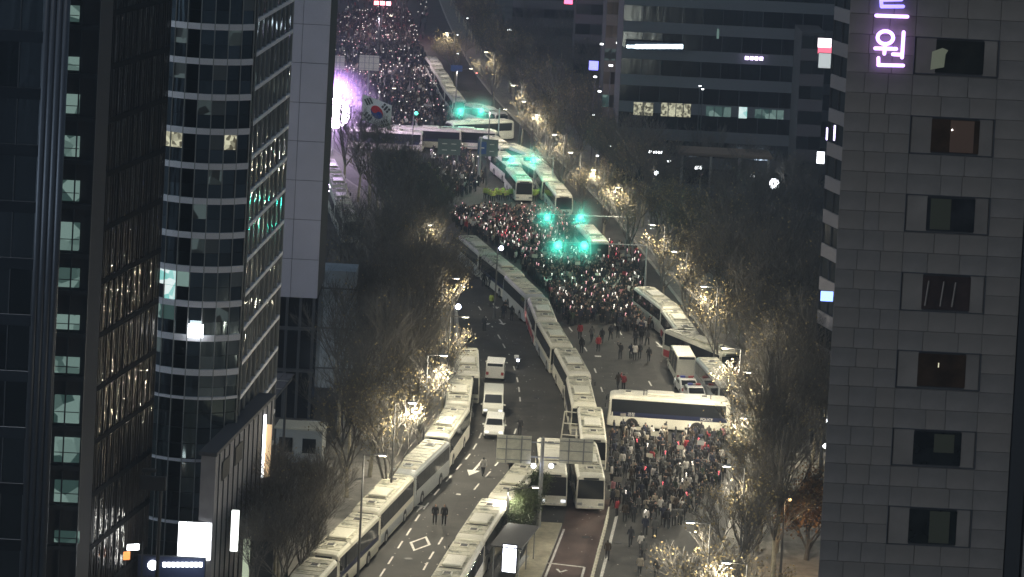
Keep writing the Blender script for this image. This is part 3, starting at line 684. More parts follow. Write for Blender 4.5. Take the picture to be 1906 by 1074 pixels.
# ------------------------------------------------------------------ TREES
def make_tree_mesh(seed, h, spread, fork, leafn, twigs=3, levels=4):
    r = random.Random(seed); T = MB(); Cw = MB(); tips = []
    def branch(mb, p, d, L, rad, lev):
        n = 3 if lev < 2 else 2; q = p
        for k in range(n):
            d2 = (d + Vector((r.uniform(-.22,.22), r.uniform(-.22,.22), r.uniform(-.02,.18)))).normalized()
            e = q + d2*(L/n); mb.tube(q, e, rad*(1-.3*k/n), rad*(1-.3*(k+1)/n), n=5 if lev < 2 else 3, cap=False)
            if lev >= 1 and lev < levels and r.random() < .85:
                for _ in range(2 if lev > 1 else 1):
                    sd = (d2 + Vector((r.uniform(-1,1), r.uniform(-1,1), r.uniform(-.2,.7)))*.85).normalized(); branch(mb, e, sd, L*r.uniform(.45,.7), rad*.45, lev+1)
            q, d = e, d2
        if lev < levels:
            for _ in range(3):
                sd = (d + Vector((r.uniform(-1,1), r.uniform(-1,1), r.uniform(-.3,.5)))*.7).normalized(); branch(mb, q, sd, L*r.uniform(.5,.75), max(.012, rad*.5), lev+1)
        else: tips.append(q)
    top = Vector((r.uniform(-.2,.2), r.uniform(-.2,.2), fork)); T.tube((0,0,0),top*.5,.2,.17,n=8,cap=False); T.tube(top*.5,top,.17,.14,n=8,cap=False)
    nl = 4
    for k in range(nl):
        a = 2*math.pi*(k+r.random()*.5)/nl; d = Vector((math.cos(a)*spread, math.sin(a)*spread, 1)).normalized()
        branch(Cw, top - Vector((0,0,r.uniform(0,1.0))), d, (h-fork)*.42, .09, 1)
    branch(Cw, top, Vector((0,0,1)), (h-fork)*.45, .1, 1)
    for _ in range(leafn):
        if not tips: break
        q = r.choice(tips) + Vector((r.gauss(0,.35), r.gauss(0,.35), r.gauss(0,.35))); a = Vector((r.gauss(0,1),r.gauss(0,1),r.gauss(0,1))).normalized()*.10; b = a.cross(Vector((r.gauss(0,1),r.gauss(0,1),r.gauss(0,1)))).normalized()*.09
        Cw.quad(q-a, q-b, q+a, q+b, 1)
    return T, Cw
TREES = []
for i,(h,spn,fk,lf,lm) in enumerate(((12,.55,3.5,700,M_leaf),(13.5,.45,4,40,M_leaf),(11,.7,3,900,M_leaf),(14,.5,4.5,20,M_leaf),(10,.6,3,300,M_leaf))):
    T, Cw = make_tree_mesh(100+i, h, spn, fk, lf)
    TREES.append((T.mesh('trunk', M_barkpale), Cw.mesh('crown', [M_bark, lm])))
T, Cw = make_tree_mesh(301, 6.5, .7, 1.5, 6500); ORNG = (T.mesh('trunk', M_bark), Cw.mesh('crown', [M_bark, pbr('orange_leaf', (.30,.17,.08), .8, vary=.4, scale=.8)]))
T, Cw = make_tree_mesh(300, 6, .7, 1.5, 6500); EVER = (T.mesh('trunk', M_bark), Cw.mesh('crown', [M_bark, M_leafg]))
treepos = []; alltrees = []
def tree(p, k, label, group, sc=1.0, mesh=None):
    tm, cm = mesh or TREES[k]
    alltrees.append(None)
    t = thing('street_tree' if mesh is None else 'evergreen_tree', (p.x,p.y,0), rnd.uniform(0,6.28), label, 'tree', group); t.scale = (sc,sc,sc*rnd.uniform(.92,1.08))
    link('trunk', tm, t); link('crown', cm, t); treepos.append(p); alltrees[-1] = (t, p.copy(), label)
    return t
for hp_, (x,y,z,k,lb,rx) in zip(lamp_heads, LAMPS):
    if x == 560 or x == 1190 or x == 900 or x == 712: continue
    tree(Vector((hp_.x+(-1.8 if rx>0 else 1.8), hp_.y+1.2, 0)), rnd.choice((0,2,4)), 'plane tree', 'trees lit by lamps', 1.0)
def tree_row(pl, step, label, group, start=0, sc=1.0, kinds=(0,1,2,3,4), jit=.8):
    for i,(p,_) in enumerate(path_pts(pl, step, start)):
        if proj(p)[0] < 640 or any((p-q).length < 3 for q in treepos): continue
        tree(p+Vector((rnd.uniform(-jit,jit),rnd.uniform(-jit,jit),0)), rnd.choice(kinds), label, group, sc*rnd.uniform(.85,1.12))
tree_row(offset_pl(kL,-3.0)[:50], 6.5, 'bare plane tree on the left pavement beside the parked coaches', 'trees on the left pavement', kinds=(1,4,1,3))
tree_row(offset_pl(kR,3.2)[:84], 6.5, 'bare plane tree with dry leaves on the right pavement', 'trees on the right pavement', kinds=(2,4,0,2,3))
def fill(poly, n, label, group, sc=1.0, mind=4.2, kinds=(1,3,1,4), mesh=None):
    xs = [p[0] for p in poly]; ys = [p[1] for p in poly]; k = 0; tries = 0
    while k < n and tries < n*60:
        tries += 1; x = rnd.uniform(min(xs),max(xs)); y = rnd.uniform(min(ys),max(ys))
        if not inpoly(x,y,poly): continue
        p = G(x,y)
        if any((p-q).length < mind for q in treepos[-120:]): continue
        tree(p, rnd.choice(kinds), label, group, sc*rnd.uniform(.85,1.15), mesh); k += 1
fill([(600,860),(620,800),(640,760),(760,720),(790,760),(700,860),(640,900)], 18, 'dark bare tree in the grove left of the lit kerb trees', 'dark trees left of the left kerb')
fill([(590,640),(600,600),(780,500),(840,560),(850,640),(800,700),(640,740),(600,740)], 17, 'tall bare tree in the dark grove below the far crossing', 'trees of the middle left grove')
fill([(690,520),(690,440),(790,430),(850,470),(830,540),(700,560),(680,560)], 6, 'dark bare tree crowding the corner of the far crossing', 'trees at the far crossing corner', kinds=(1,3,0))
treepos.append(G(1495,1110)); treepos.append(G(1510,1160)); fill([(1390,1090),(1400,960),(1420,800),(1400,700),(1380,640),(1500,600),(1560,700),(1560,900),(1450,960),(1440,1090)], 42, 'tall dark bare tree beside the stone building', 'dark trees beside the stone building', mind=3.6)
fill([(1330,590),(1290,520),(1400,480),(1520,500),(1540,620),(1400,640)], 20, 'dark bare tree beyond the right kerb row', 'dark trees beyond the right kerb', mind=4.5)
fill([(1120,330),(1230,440),(1400,460),(1520,480),(1530,400),(1300,360),(1180,320)], 26, 'dark tree in the garden before the office block', 'garden trees before the office block', sc=.75, mind=6)
fill([(960,150),(1110,280),(1160,300),(1150,230),(1050,120),(980,80)], 24, 'distant dark tree beyond the lit right kerb', 'distant dark trees', sc=.9, mind=6)
fill([(1290,365),(1530,372),(1530,352),(1200,350)], 9, 'small evergreen tree glinting in the garden lights', 'evergreens in the garden', sc=.9, mind=4, kinds=(0,), mesh=EVER)
fill([(455,1150),(530,1160),(590,1070),(610,1020),(520,1000),(450,1020)], 20, 'slender bare tree in the strip left of the nearest kerb coaches', 'slender trees at the lower left', sc=.6, mind=1.8, kinds=(1,3))
for q in ((968,990),(985,955),(962,1010)): tree(G(*q), 0, 'leafy young evergreen beside the bus stop island', 'evergreens on the island', .62, EVER)
street_lamp(1470,930,6.5,1500,'added low amber lamp lighting the orange leaved tree',col=(1,.66,.36),reach=(.4,0),globe=.12,mat=emis('amber_globe',(1,.6,.25),6))  # amber lamp added to warm up the orange tree
tree(G(1500,1045), 0, 'orange leaved shrubby tree glowing at the stone building foot', None, 1.15, ORNG)['label']
fill([(440,1074),(470,1000),(560,1010),(540,1100),(440,1100)], 7, 'small bushy evergreen below the left trees', 'bushes at the lower left', sc=.6, mind=2.5, kinds=(0,), mesh=EVER)

# ------------------------------------------------------------------ PEOPLE
def person_mesh(name, pose, sub=True):
    J = {'pel':(0,0,.95),'chest':(0,.0,1.28),'neck':(0,.0,1.46),'hd0':(0,-.02,1.56),'hd1':(0,-.02,1.70),
         'shL':(-.19,0,1.40),'elL':(-.25,.02,1.13),'haL':(-.24,-.08,.88),'fiL':(-.24,-.10,.80),
         'shR':(.19,0,1.40),'elR':(.25,.02,1.13),'haR':(.24,-.08,.88),'fiR':(.24,-.10,.80),
         'hiL':(-.10,0,.88),'knL':(-.11,-.02,.50),'anL':(-.11,.03,.09),'toL':(-.12,-.14,.04),
         'hiR':(.10,0,.88),'knR':(.11,-.02,.50),'anR':(.11,.03,.09),'toR':(.12,-.14,.04)}
    J.update(pose); ks = list(J)
    rad = {'pel':.16,'chest':.17,'neck':.065,'hd0':.095,'hd1':.09,'sh':.085,'el':.06,'ha':.045,'fi':.035,'hi':.11,'kn':.075,'an':.055,'to':.045}
    E = [('pel','chest'),('chest','neck'),('neck','hd0'),('hd0','hd1'),('chest','shL'),('shL','elL'),('elL','haL'),('haL','fiL'),('chest','shR'),('shR','elR'),('elR','haR'),('haR','fiR'),
         ('pel','hiL'),('hiL','knL'),('knL','anL'),('anL','toL'),('pel','hiR'),('hiR','knR'),('knR','anR'),('anR','toR')]
    me = bpy.data.meshes.new(name+'_src'); me.from_pydata([J[k] for k in ks], [(ks.index(a),ks.index(b)) for a,b in E], [])
    o = bpy.data.objects.new(name+'_src', me); COL.objects.link(o)
    md = o.modifiers.new('s','SKIN'); md.use_smooth_shade = True
    for k, v in zip(ks, me.skin_vertices[0].data):
        r_ = rad.get(k, rad.get(k[:2], .06)); v.radius = (r_, r_*(.72 if k in ('pel','chest') else 1)); v.use_root = (k == 'pel')
    if sub: s_ = o.modifiers.new('d','SUBSURF'); s_.levels = 1
    dg = bpy.context.evaluated_depsgraph_get(); m2 = bpy.data.meshes.new_from_object(o.evaluated_get(dg)); bpy.data.objects.remove(o)
    m2.name = name; m2.materials.clear()
    for m in (M_coat, M_skin, M_hair, M_trou, M_shoe): m2.materials.append(m)
    hz = J['hd0'][2]; hl = [Vector(J['fiL']), Vector(J['fiR'])]; hip = J['pel'][2]
    for p in m2.polygons:
        c = p.center; z = c.z
        if z > hz-.10 and abs(c.x-J['hd0'][0]) < .13 and abs(c.y-J['hd0'][1]) < .2: i = 1 if (c.y < J['hd0'][1]-.03 and z < hz+.14 and z > hz-.1) else 2
        elif min((c-h).length for h in hl) < .09: i = 1
        elif z < .1: i = 4
        elif z < hip-.14 and abs(c.x) < .22: i = 3
        else: i = 0
        p.material_index = i
    return m2
POSES = {'stand':{}, 'walk':{'knL':(-.10,-.20,.52),'anL':(-.10,-.30,.10),'toL':(-.10,-.46,.08),'knR':(.10,.06,.50),'anR':(.10,.34,.14),'toR':(.10,.22,.04),'haL':(-.25,.18,.92),'fiL':(-.25,.22,.85),'haR':(.25,-.22,.95),'fiR':(.25,-.28,.90)},
 'walk2':{'knR':(.10,-.16,.52),'anR':(.10,-.22,.10),'toR':(.10,-.38,.06),'knL':(-.10,.05,.50),'anL':(-.10,.26,.12),'toL':(-.10,.12,.04)},
 'arms':{'elR':(.30,-.15,1.45),'haR':(.22,-.22,1.72),'fiR':(.20,-.24,1.80)},
 'fold':{'elL':(-.27,-.05,1.12),'haL':(.02,-.22,1.15),'fiL':(.09,-.22,1.16),'elR':(.27,-.05,1.12),'haR':(-.02,-.22,1.12),'fiR':(-.09,-.22,1.12)},
 'phone':{'elR':(.25,-.12,1.18),'haR':(.08,-.32,1.32),'fiR':(.05,-.34,1.40)}}
PM = {k: person_mesh('person_'+k, v) for k, v in POSES.items()}
for k in PM: PM[k].name = 'person'
COATS = [((.015,.015,.018),'black'),((.03,.032,.04),'dark grey'),((.02,.025,.05),'navy'),((.10,.10,.10),'grey'),((.55,.53,.50),'white'),((.28,.25,.20),'beige'),((.30,.03,.04),'red'),((.03,.05,.03),'dark green'),((.05,.035,.025),'brown'),((.45,.20,.22),'pink')]
CW = [26,20,14,10,7,5,1.6,4,6,1]
def person(p, rz, pose, coat, label, group=None, sc=1.0):
    o = link('person', PM[pose], None); o.location = (p.x,p.y,.006); o.rotation_euler = (0,0,rz); o.scale = (sc,)*3; o.color = (*coat,1)
    return tag(o, label, 'person', group)
BK,DG,NV,GY,WH,BE,RE,GN,BR,PK = [c[0] for c in COATS]; HV = (.36,.44,.10)
# walkers on the open road, (foot px, facing, pose, coat, label)
for (x,y,rz,ps,ct,lb) in [
 (809,976,10,'stand',BK,'person in black coat, left of the two standing on the left lanes'),
 (826,978,-10,'stand',BK,'person in black coat, right of the two standing on the left lanes'),
 (899,886,190,'walk',WH,'person in pale top and dark trousers walking by the road arrow'),
 (950,884,180,'stand',BK,'person in black above the end of the slanted coach row'),
 (968,892,150,'walk2',DG,'person in dark grey at the corner of the last slanted coach'),
 (976,888,200,'fold',NV,'person in navy with folded arms behind the slanted coach row'),
 (967,811,180,'phone',BK,'person in black crouching by the dashed line below the motorcycle'),
 (901,617,190,'stand',DG,'person in dark clothes alone on the upper left lanes'),
 (914,573,180,'stand',HV,'police officer in yellow vest left of the coach line'),
 (889,520,160,'stand',WH,'person in white by the red coach at the top left'),
 (899,534,180,'walk',BK,'first dark walker left of the upper coaches'),
 (905,532,170,'stand',GY,'grey coated walker left of the upper coaches'),
 (912,540,190,'walk2',BK,'black coated walker close to the upper coaches'),
 (936,594,180,'stand',DG,'person in dark grey beside the upper coach side, left one of two'),
 (952,598,175,'phone',BK,'person in black beside the upper coach side, right one of two'),
 (940,585,10,'fold',BK,'person with folded arms behind the pair by the upper coaches'),
 (1079,632,180,'stand',RE,'person in red jacket right of the coach line'),
 (1082,658,170,'stand',BK,'person in black right below the red jacket'),
 (1101,637,190,'walk',GY,'grey walker between red jacket and the walkers group'),
 (1120,639,180,'walk2',BK,'black coated walker on the asphalt, left of a striding one'),
 (1136,634,160,'walk',DG,'striding walker in dark grey below the crowd edge'),
 (1150,630,180,'stand',BK,'black coated person standing below the crowd edge'),
 (1113,655,10,'stand',RE,'short figure in red carrying a lit stick on the asphalt'),
 (1154,669,200,'arms',BK,'black coated person alone above the crosswise coach'),
 (1174,668,180,'fold',NV,'navy coated person, left of the group of three above the crosswise coach'),
 (1181,671,170,'phone',WH,'person in white, middle of the group of three above the crosswise coach'),
 (1190,668,190,'stand',BK,'person in black, right of the group of three above the crosswise coach'),
 (1207,675,180,'walk',BK,'person in long black coat right of the group of three'),
 (1182,646,180,'walk2',DG,'dark walker above the group of three, left'),
 (1193,641,180,'stand',BK,'dark person above the group of three, middle'),
 (1204,644,160,'walk',GY,'grey walker above the group of three, right'),
 (1172,612,180,'stand',BK,'dark person close to the right coaches, upper'),
 (1186,600,190,'walk2',BK,'dark walker close to the right coaches at the crowd edge'),
 (1150,725,200,'walk',BR,'brown coated person just above the crosswise coach'),
 (1160,727,180,'arms',RE,'person in red vest just above the crosswise coach'),
 (1192,1030,190,'walk',WH,'person in white coat walking on the lower right road'),
 (1197,1043,180,'walk2',GY,'person in grey coat close behind the white coated walker'),
 (1190,1072,180,'walk',BE,'person in beige jacket below the white coated walker'),
 (1221,1078,190,'stand',BK,'person in black standing at the bottom right of the road'),
 (1130,1043,180,'walk2',BR,'person in brown coat beside the median railing'),
 (1173,1018,180,'walk',DG,'person with pale trousers below the lower crowd, left'),
 (1218,1003,180,'stand',GY,'grey coated person at the lower fringe of the crowd'),
 (1200,1000,170,'walk',NV,'navy coated walker at the lower fringe of the crowd'),
 (1240,985,190,'walk2',BK,'black coated walker at the lower fringe of the crowd'),
 ]: person(G(x,y), R(rz), ps, ct, lb, None, rnd.uniform(.98,1.1))
crowds = [('lower crowd below the crosswise coach', [(1136,812),(1200,815),(1345,822),(1352,890),(1325,935),(1260,985),(1180,985),(1140,960),(1134,880)], 250, .62),
          ('middle crowd under the green signals', [(968,500),(1010,498),(1130,498),(1200,518),(1192,560),(1215,612),(1190,628),(1120,600),(1060,608),(1040,590),(1010,540)], 560, .55),
          ('crossing crowd with pink lights', [(845,402),(900,398),(1010,398),(1070,420),(1120,460),(1190,480),(1190,515),(1100,500),(1000,500),(955,490),(920,460),(860,435),(840,420)], 640, .5),
          ('upper crowd beyond the crossing coaches', [(604,60),(640,30),(760,25),(790,110),(838,200),(860,240),(800,247),(640,248),(604,230)], 1650, .62),
          ('upper crowd fringe', [(614,20),(640,-10),(790,-20),(800,40),(780,90),(640,60)], 150, .9),
          ('people near the coach cluster', [(800,290),(860,285),(905,330),(900,350),(840,380),(810,340)], 120, .6)]
allp = []; sticks = []
def blocked(p):
    for c,th in parked:
        d = p-c; a = d.x*math.cos(th)+d.y*math.sin(th); b = -d.x*math.sin(th)+d.y*math.cos(th)
        if abs(a) < 1.5 and abs(b) < 6.1: return True
    return False
for (nm, poly, n, mind) in crowds:
    xs=[p[0] for p in poly]; ys=[p[1] for p in poly]; GPx = [G(*p) for p in poly]; gp=[(q.x,q.y) for q in GPx]
    gx=[q[0] for q in gp]; gy=[q[1] for q in gp]; k=0; tr=0; cell={}
    while k<n and tr<n*12:
        tr+=1; x=rnd.uniform(min(gx),max(gx)); y=rnd.uniform(min(gy),max(gy))
        if not inpoly(x,y,gp): continue
        ci=(int(x/mind),int(y/mind))
        if any(((x-q[0])**2+(y-q[1])**2)<mind*mind for dx in (-1,0,1) for dy in (-1,0,1) for q in cell.get((ci[0]+dx,ci[1]+dy),())): continue
        p=Vector((x,y,0))
        if blocked(p): continue
        cell.setdefault(ci,[]).append((x,y)); allp.append((p,nm)); k+=1
allp.sort(key=lambda q: q[0].y)
ind = allp[:256]; rest = allp[256:]
for p, nm in ind:
    i = rnd.choices(range(10), CW)[0]; ps = rnd.choice(['stand','stand','fold','phone','arms','stand','walk2'])
    px, py = proj(p); pw_ = {'stand':'standing','fold':'arms folded','phone':'on phone','arms':'one arm raised','walk2':'stepping'}[ps]
    if 'lower' in nm:
        pl_ = 'by the crosswise coach' if py < 835 else ('at the lower fringe' if py > 945 else ('beside the middle coaches' if px < 1180 else ('by the right trees' if px > 1300 else ('left of centre' if px < 1240 else 'right of centre'))))
        nn = 'lower crowd'
    else: nn = 'middle crowd'; pl_ = 'at its near edge'
    person(p, R(rnd.choice([180,170,190,0,150,210,90,-90])+rnd.uniform(-25,25)), ps, COATS[i][0], 'person in %s coat, %s, %s in the %s' % (COATS[i][1], pw_, pl_, nn), '%s coats in the %s' % (COATS[i][1], nn), rnd.uniform(.92,1.06))
# the remaining crowd: one mesh, one colour per face
src = []
for kx in ('stand','fold','arms'):
    m = person_mesh('far_person', POSES[kx], sub=False); src.append(([tuple(v.co) for v in m.vertices], [tuple(p.vertices) for p in m.polygons], [p.material_index for p in m.polygons])); bpy.data.meshes.remove(m)
FC = {1:(.42,.27,.20),2:(.015,.013,.012),3:(.025,.026,.032),4:(.05,.05,.05)}
vs=[]; fs=[]; cs=[]
for p, nm in rest:
    v,f,mi = rnd.choice(src); a = rnd.uniform(0,6.28); ca,sa = math.cos(a),math.sin(a); sc = rnd.uniform(.92,1.06); b=len(vs)
    W2 = list(CW)
    if 'pink' in nm: W2 = [18,14,10,10,12,6,5,3,6,7]
    coat = COATS[rnd.choices(range(10), W2)[0]][0]
    for (x,y,z) in v: vs.append((p.x+(x*ca-y*sa)*sc, p.y+(x*sa+y*ca)*sc, z*sc+.006))
    for q,m in zip(f,mi): fs.append(tuple(b+i for i in q)); cs.append(FC.get(m, coat) + (1,))
me = bpy.data.meshes.new('crowd'); me.from_pydata(vs,[],fs); at = me.attributes.new('Col','FLOAT_COLOR','FACE')
at.data.foreach_set('color', [c for q in cs for c in q]); me.materials.append(attcol('far_clothes'))
tag(link('crowd', me), 'dense crowd of standing people filling the far roadway and the crossing', 'crowd', kind='stuff')
for i in range(22):
    p, nm = rnd.choice(allp[:900]); wd = rnd.uniform(.4,.8); t = thing('placard', (p.x,p.y,0), rnd.uniform(-.5,.5), 'pale hand held placard raised in the %s' % nm, 'placard', 'placards raised in the '+nm)
    MB().tube((0,0,1.2),(0,0,2.3),.02,n=4).build('stick', M_grey, t); MB().box((0,-.03,2.3),(wd,.02,wd*.6)).build('board', rnd.choice((M_silver,M_pave,M_cream)), t)
# fluorescent police line
for i in range(26):
    x = 902+i*4.2; person(G(x,373+rnd.uniform(-3,3)), R(rnd.uniform(-20,20)), rnd.choice(['stand','fold']), HV, 'police officer in yellow vest in the line facing the crossing crowd', 'police officers in the line', 1.05)
for (x,y) in ((800,300),(808,312),(815,325),(822,335),(830,345),(797,330),(805,345),(812,358)):
    person(G(x,y+22), R(rnd.uniform(-60,60)), 'stand', HV, 'police officer in yellow vest left of the police line near the trees', 'police officers by the trees', 1.05)
# light sticks and phones held up
stm = {}
for nm,cc,st in (('pink',(1,.5,.55),1.3),('white',(1,.93,.85),1.6),('red',(1,.14,.18),1.3)):
    stm[nm] = MB().tube((0,0,0),(0,0,.22),.03,n=5).ball((0,0,.27),.07,8,5).mesh('light_stick', emis('stick_'+nm,cc,st))
st_all = []
for p, nm in allp:
    if 'lower' in nm: pr=.05; ch=('white','white','red')
    elif 'middle' in nm: pr=.14; ch=('white','white','white','pink')
    elif 'pink' in nm: pr=.3; ch=('pink','white','pink','white','red')
    elif 'upper' in nm: pr=.16; ch=('white','pink','white')
    else: pr=.3; ch=('white',)
    if rnd.random()<pr: st_all.append((p+Vector((rnd.uniform(-.3,.3),-.25,rnd.uniform(1.25,1.8))), rnd.choice(ch), nm))
for p, c_, nm in st_all[:220]:
    o = link('light_stick', stm[c_]); o.location = p; o.rotation_euler=(rnd.uniform(-.4,.4),rnd.uniform(-.4,.4),0)
    tag(o, 'small %s glowing light stick held up in the %s' % (c_, nm), 'light stick', '%s light sticks in the %s' % (c_, nm))
mb = MB()
for p, c_, nm in st_all[220:]: mb.ball(p, .075 if p.y<420 else .10, 5, 4, {'pink':0,'white':1,'red':2}[c_])
tag(mb.build('light_sticks', [MAT['stick_pink'],MAT['stick_white'],MAT['stick_red']]), 'countless pink, white and red hand lights over the far crowd', 'light sticks', kind='stuff')
# tinted lamp masts added to brighten the upper crowd
for (x,y,pw,c) in ((700,150,16000,(.95,.75,.9)),(745,90,10000,(1,.8,.8))):
    mast(x,y,pw,'added tall lamp mast standing inside the upper crowd, '+('nearer one' if y==150 else 'farther one'),12,c)
# flags
def flag(px, py, w_, h_, label, national=True):
    hd = G(px, py+150); Yq = hd.y; c = V(px,py,Yq); t = thing('national_flag' if national else 'banner',(c.x-w_/2,Yq,0),0,label,'flag')
    MB().tube((0,0,0),(-.4,0,c.z+h_*.8),.06,.04,n=5).build('flag_pole', M_grey, t)
    def pt(u,v,off=0): return (-.3+u*w_, -.12-off+.35*math.sin(u*5+v*2)*u, c.z+h_/2-v*h_-u*h_*.38)
    mb = MB(); n=10
    for i in range(n):
        for j in range(6): mb.quad(pt(i/n,j/6),pt(i/n,(j+1)/6),pt((i+1)/n,(j+1)/6),pt((i+1)/n,j/6))
    mb.build('cloth', pbr('flag_white',(.8,.8,.8),.8), t)
    if national:
        mr = MB(); mbl = MB(); rr=.25*h_
        def cp(a,k,off=.03): return pt(.5+k*math.cos(a)*rr/w_, .5-k*math.sin(a)*rr/h_, off)
        n=24
        for i in range(n):
            a0,a1 = 2*math.pi*i/n-.5,2*math.pi*(i+1)/n-.5
            (mr if i < n//2 else mbl).tri(cp(0,0),cp(a0,1),cp(a1,1))
        for (s,mm) in ((-1,mr),(1,mbl)):
            cx = .5+s*.5*rr/w_*math.cos(-.5); cy=.5-s*.5*rr/h_*math.sin(-.5)
            for i in range(14):
                a0,a1 = 2*math.pi*i/14,2*math.pi*(i+1)/14
                mm.tri(pt(cx,cy,.06),pt(cx+.5*rr/w_*math.cos(a0),cy-.5*rr/h_*math.sin(a0),.06),pt(cx+.5*rr/w_*math.cos(a1),cy-.5*rr/h_*math.sin(a1),.06))
        mr.build('red_half', pbr('flag_red',(.6,.03,.05),.8), t); mbl.build('blue_half', pbr('flag_blue',(.02,.06,.3),.8), t)
        for (u,v,rot,bars) in ((.2,.2,.98,(1,1,1)),(.8,.2,-.98,(0,1,0)),(.2,.8,-.98,(1,0,1)),(.8,.8,.98,(0,0,0))):
            tb = MB()
            for k,full in enumerate(bars):
                for sg in ((-1,1),) if full else ((-1,-.12),(.12,1)):
                    def tp(a,b):
                        x=(a*math.cos(rot)-b*math.sin(rot)); y=(a*math.sin(rot)+b*math.cos(rot)); return pt(u+x/w_, v+y/h_, .03)
                    o_=(k-1)*.11*h_; L_=.12*h_
                    tb.quad(tp(sg[0]*L_,o_-.035*h_),tp(sg[1]*L_,o_-.035*h_),tp(sg[1]*L_,o_+.035*h_),tp(sg[0]*L_,o_+.035*h_))
            tb.build('trigram', M_dark, t)
flag(706,200,4.2,3.6,'large white national flag with red and blue disc above the upper crowd')

# ------------------------------------------------------------------ BUILDINGS
def gl(name, c, rough, bump=0, scale=.3):
    m = pbr(name, c, rough, 1.0); n = m.node_tree.nodes; l = m.node_tree.links
    oi = n.new('ShaderNodeObjectInfo'); mr = n.new('ShaderNodeMapRange'); mr.inputs[3].default_value = .45; mr.inputs[4].default_value = 1.35
    hx = n.new('ShaderNodeVectorMath'); hx.operation = 'SCALE'; hx.inputs[0].default_value = c; l.new(oi.outputs['Random'], mr.inputs[0]); l.new(mr.outputs[0], hx.inputs[3]); l.new(hx.outputs[0], n['Principled BSDF'].inputs['Base Color'])
    if bump:
        tc = n.new('ShaderNodeTexCoord'); ns = n.new('ShaderNodeTexNoise'); ns.inputs['Scale'].default_value = scale; ns.inputs['Detail'].default_value = 2
        bp = n.new('ShaderNodeBump'); bp.inputs['Strength'].default_value = bump; bp.inputs['Distance'].default_value = .3
        mp = n.new('ShaderNodeMapping'); mp.inputs['Scale'].default_value = (2.2,2.2,.35); ge = n.new('ShaderNodeNewGeometry'); l.new(ge.outputs['Position'], mp.inputs[0]); l.new(mp.outputs[0], ns.inputs['Vector']); l.new(ns.outputs[0], bp.inputs['Height']); l.new(bp.outputs[0], n['Principled BSDF'].inputs['Normal'])
    return m
M_cw = gl('curtain_glass', (.16,.19,.22), .12, .25, .5)
M_cw2 = gl('fin_glass', (.85,.80,.72), .06, .45, 1.6)
M_cwd = gl('tower_glass', (.24,.30,.34), .08, .12, .4)
M_frame = pbr('mullion', (.05,.055,.065), .5); M_band = pbr('spandrel_band', (.80,.80,.85), .5, 0)
M_slab = pbr('slab_panel', (.40,.39,.46), .7, vary=.05, scale=.3)
M_joint = pbr('joint_dark', (.06,.06,.065), .9); M_mortar = pbr('mortar', (.135,.12,.108), .9)
M_stone = pbr('stone', (.200,.172,.152), .85, vary=.22, scale=.35, detail=8, spec=.2)
M_stone2 = pbr('stone_alt', (.182,.158,.142), .85, vary=.25, scale=.5, detail=8)
M_lit1 = emis_var('room_cyan', (.25,.6,.55), (.9,1,.98), .9, 1.3); M_lit2 = emis_var('room_warm', (.10,.09,.06), (.8,.78,.55), .8, 3)
M_litg = emis_var('room_green', (.05,.10,.09), (.32,.48,.43), .5, .8)
M_signw = emis('sign_white', (.95,.98,1), 6)

# --- right stone building
Yr = 130.0; cR = V(1560,537,Yr)
xl = V(1553,537,Yr).x; xr = V(1898,537,Yr).x; 
t = thing('stone_building',(xl,Yr,0),0,'tall grey stone clad building with single recessed windows at the right edge','building')
Wd = xr-xl
kx = 148/130.0; pc = [(.01,.05),(Wd-.01,.05),(Wd+2,18),(xl*kx-xl+.3,18)]
mb = MB(); mb.poly([(a,b,62) for a,b in pc])
for (a,b),(c,d) in zip(pc,pc[1:]+pc[:1]): mb.quad((a,b,0),(c,d,0),(c,d,62),(a,b,62))
mb.build('wall_core', M_mortar, t)
# openings per floor
ops = []
for i,(fx,fy,fx2,fy2) in enumerate([(1703,65,1860,147),(1696,212,1848,295),(1687,358,1838,440),(1678,503,1830,587),(1670,648,1822,730),(1661,793,1812,875),(1653,938,1805,1022)]):
    a=V(fx,fy+3,Yr); b=V(fx2,fy2-3,Yr); ops.append((a.x-xl,b.x-xl,b.z,a.z))
fh = (ops[0][3]-ops[-1][3])/6
def cutboxes(x0,x1,z0,z1):
    for (a,b,c,d) in ops:
        if x1>a+.02 and x0<b-.02 and z1>c+.02 and z0<d-.02: return True
    return False
ma = sum(o[0] for o in ops)/7; mb_ = sum(o[1] for o in ops)/7; ops = [(ma,mb_,c,d) for a,b,c,d in ops]
zs=[]; 
# courses follow the openings
for (a,b,c,d) in ops: zs += [c, d]
zs = sorted(zs); full=[]
z=zs[0]
full=[]
for i in range(-8,13):
    base_z = ops[-1][2] + fh*i; hgt = ops[-1][3]-ops[-1][2]
    full += [base_z, base_z+hgt*.5, base_z+hgt, base_z+hgt+(fh-hgt)*.5]
full=[z for z in full if -1<z<63]
xb0,xb1 = ops[3][0],ops[3][1]
rr=random.Random(3)
def panelmesh(w_,h_,k): return MB().box((0,0,0),(w_-.02,.07,h_-.02),bev=.008).mesh('stone_panel', (M_stone,M_stone2)[k])
cache={}
def panel(x0,x1,z0,z1):
    key=(round(x1-x0,2),round(z1-z0,2),rr.randrange(2))
    if key not in cache: cache[key]=panelmesh(key[0],key[1],key[2])
    o=link('stone_panel',cache[key],t); o.location=((x0+x1)/2,-rr.uniform(0,.012),(z0+z1)/2)
lim=0
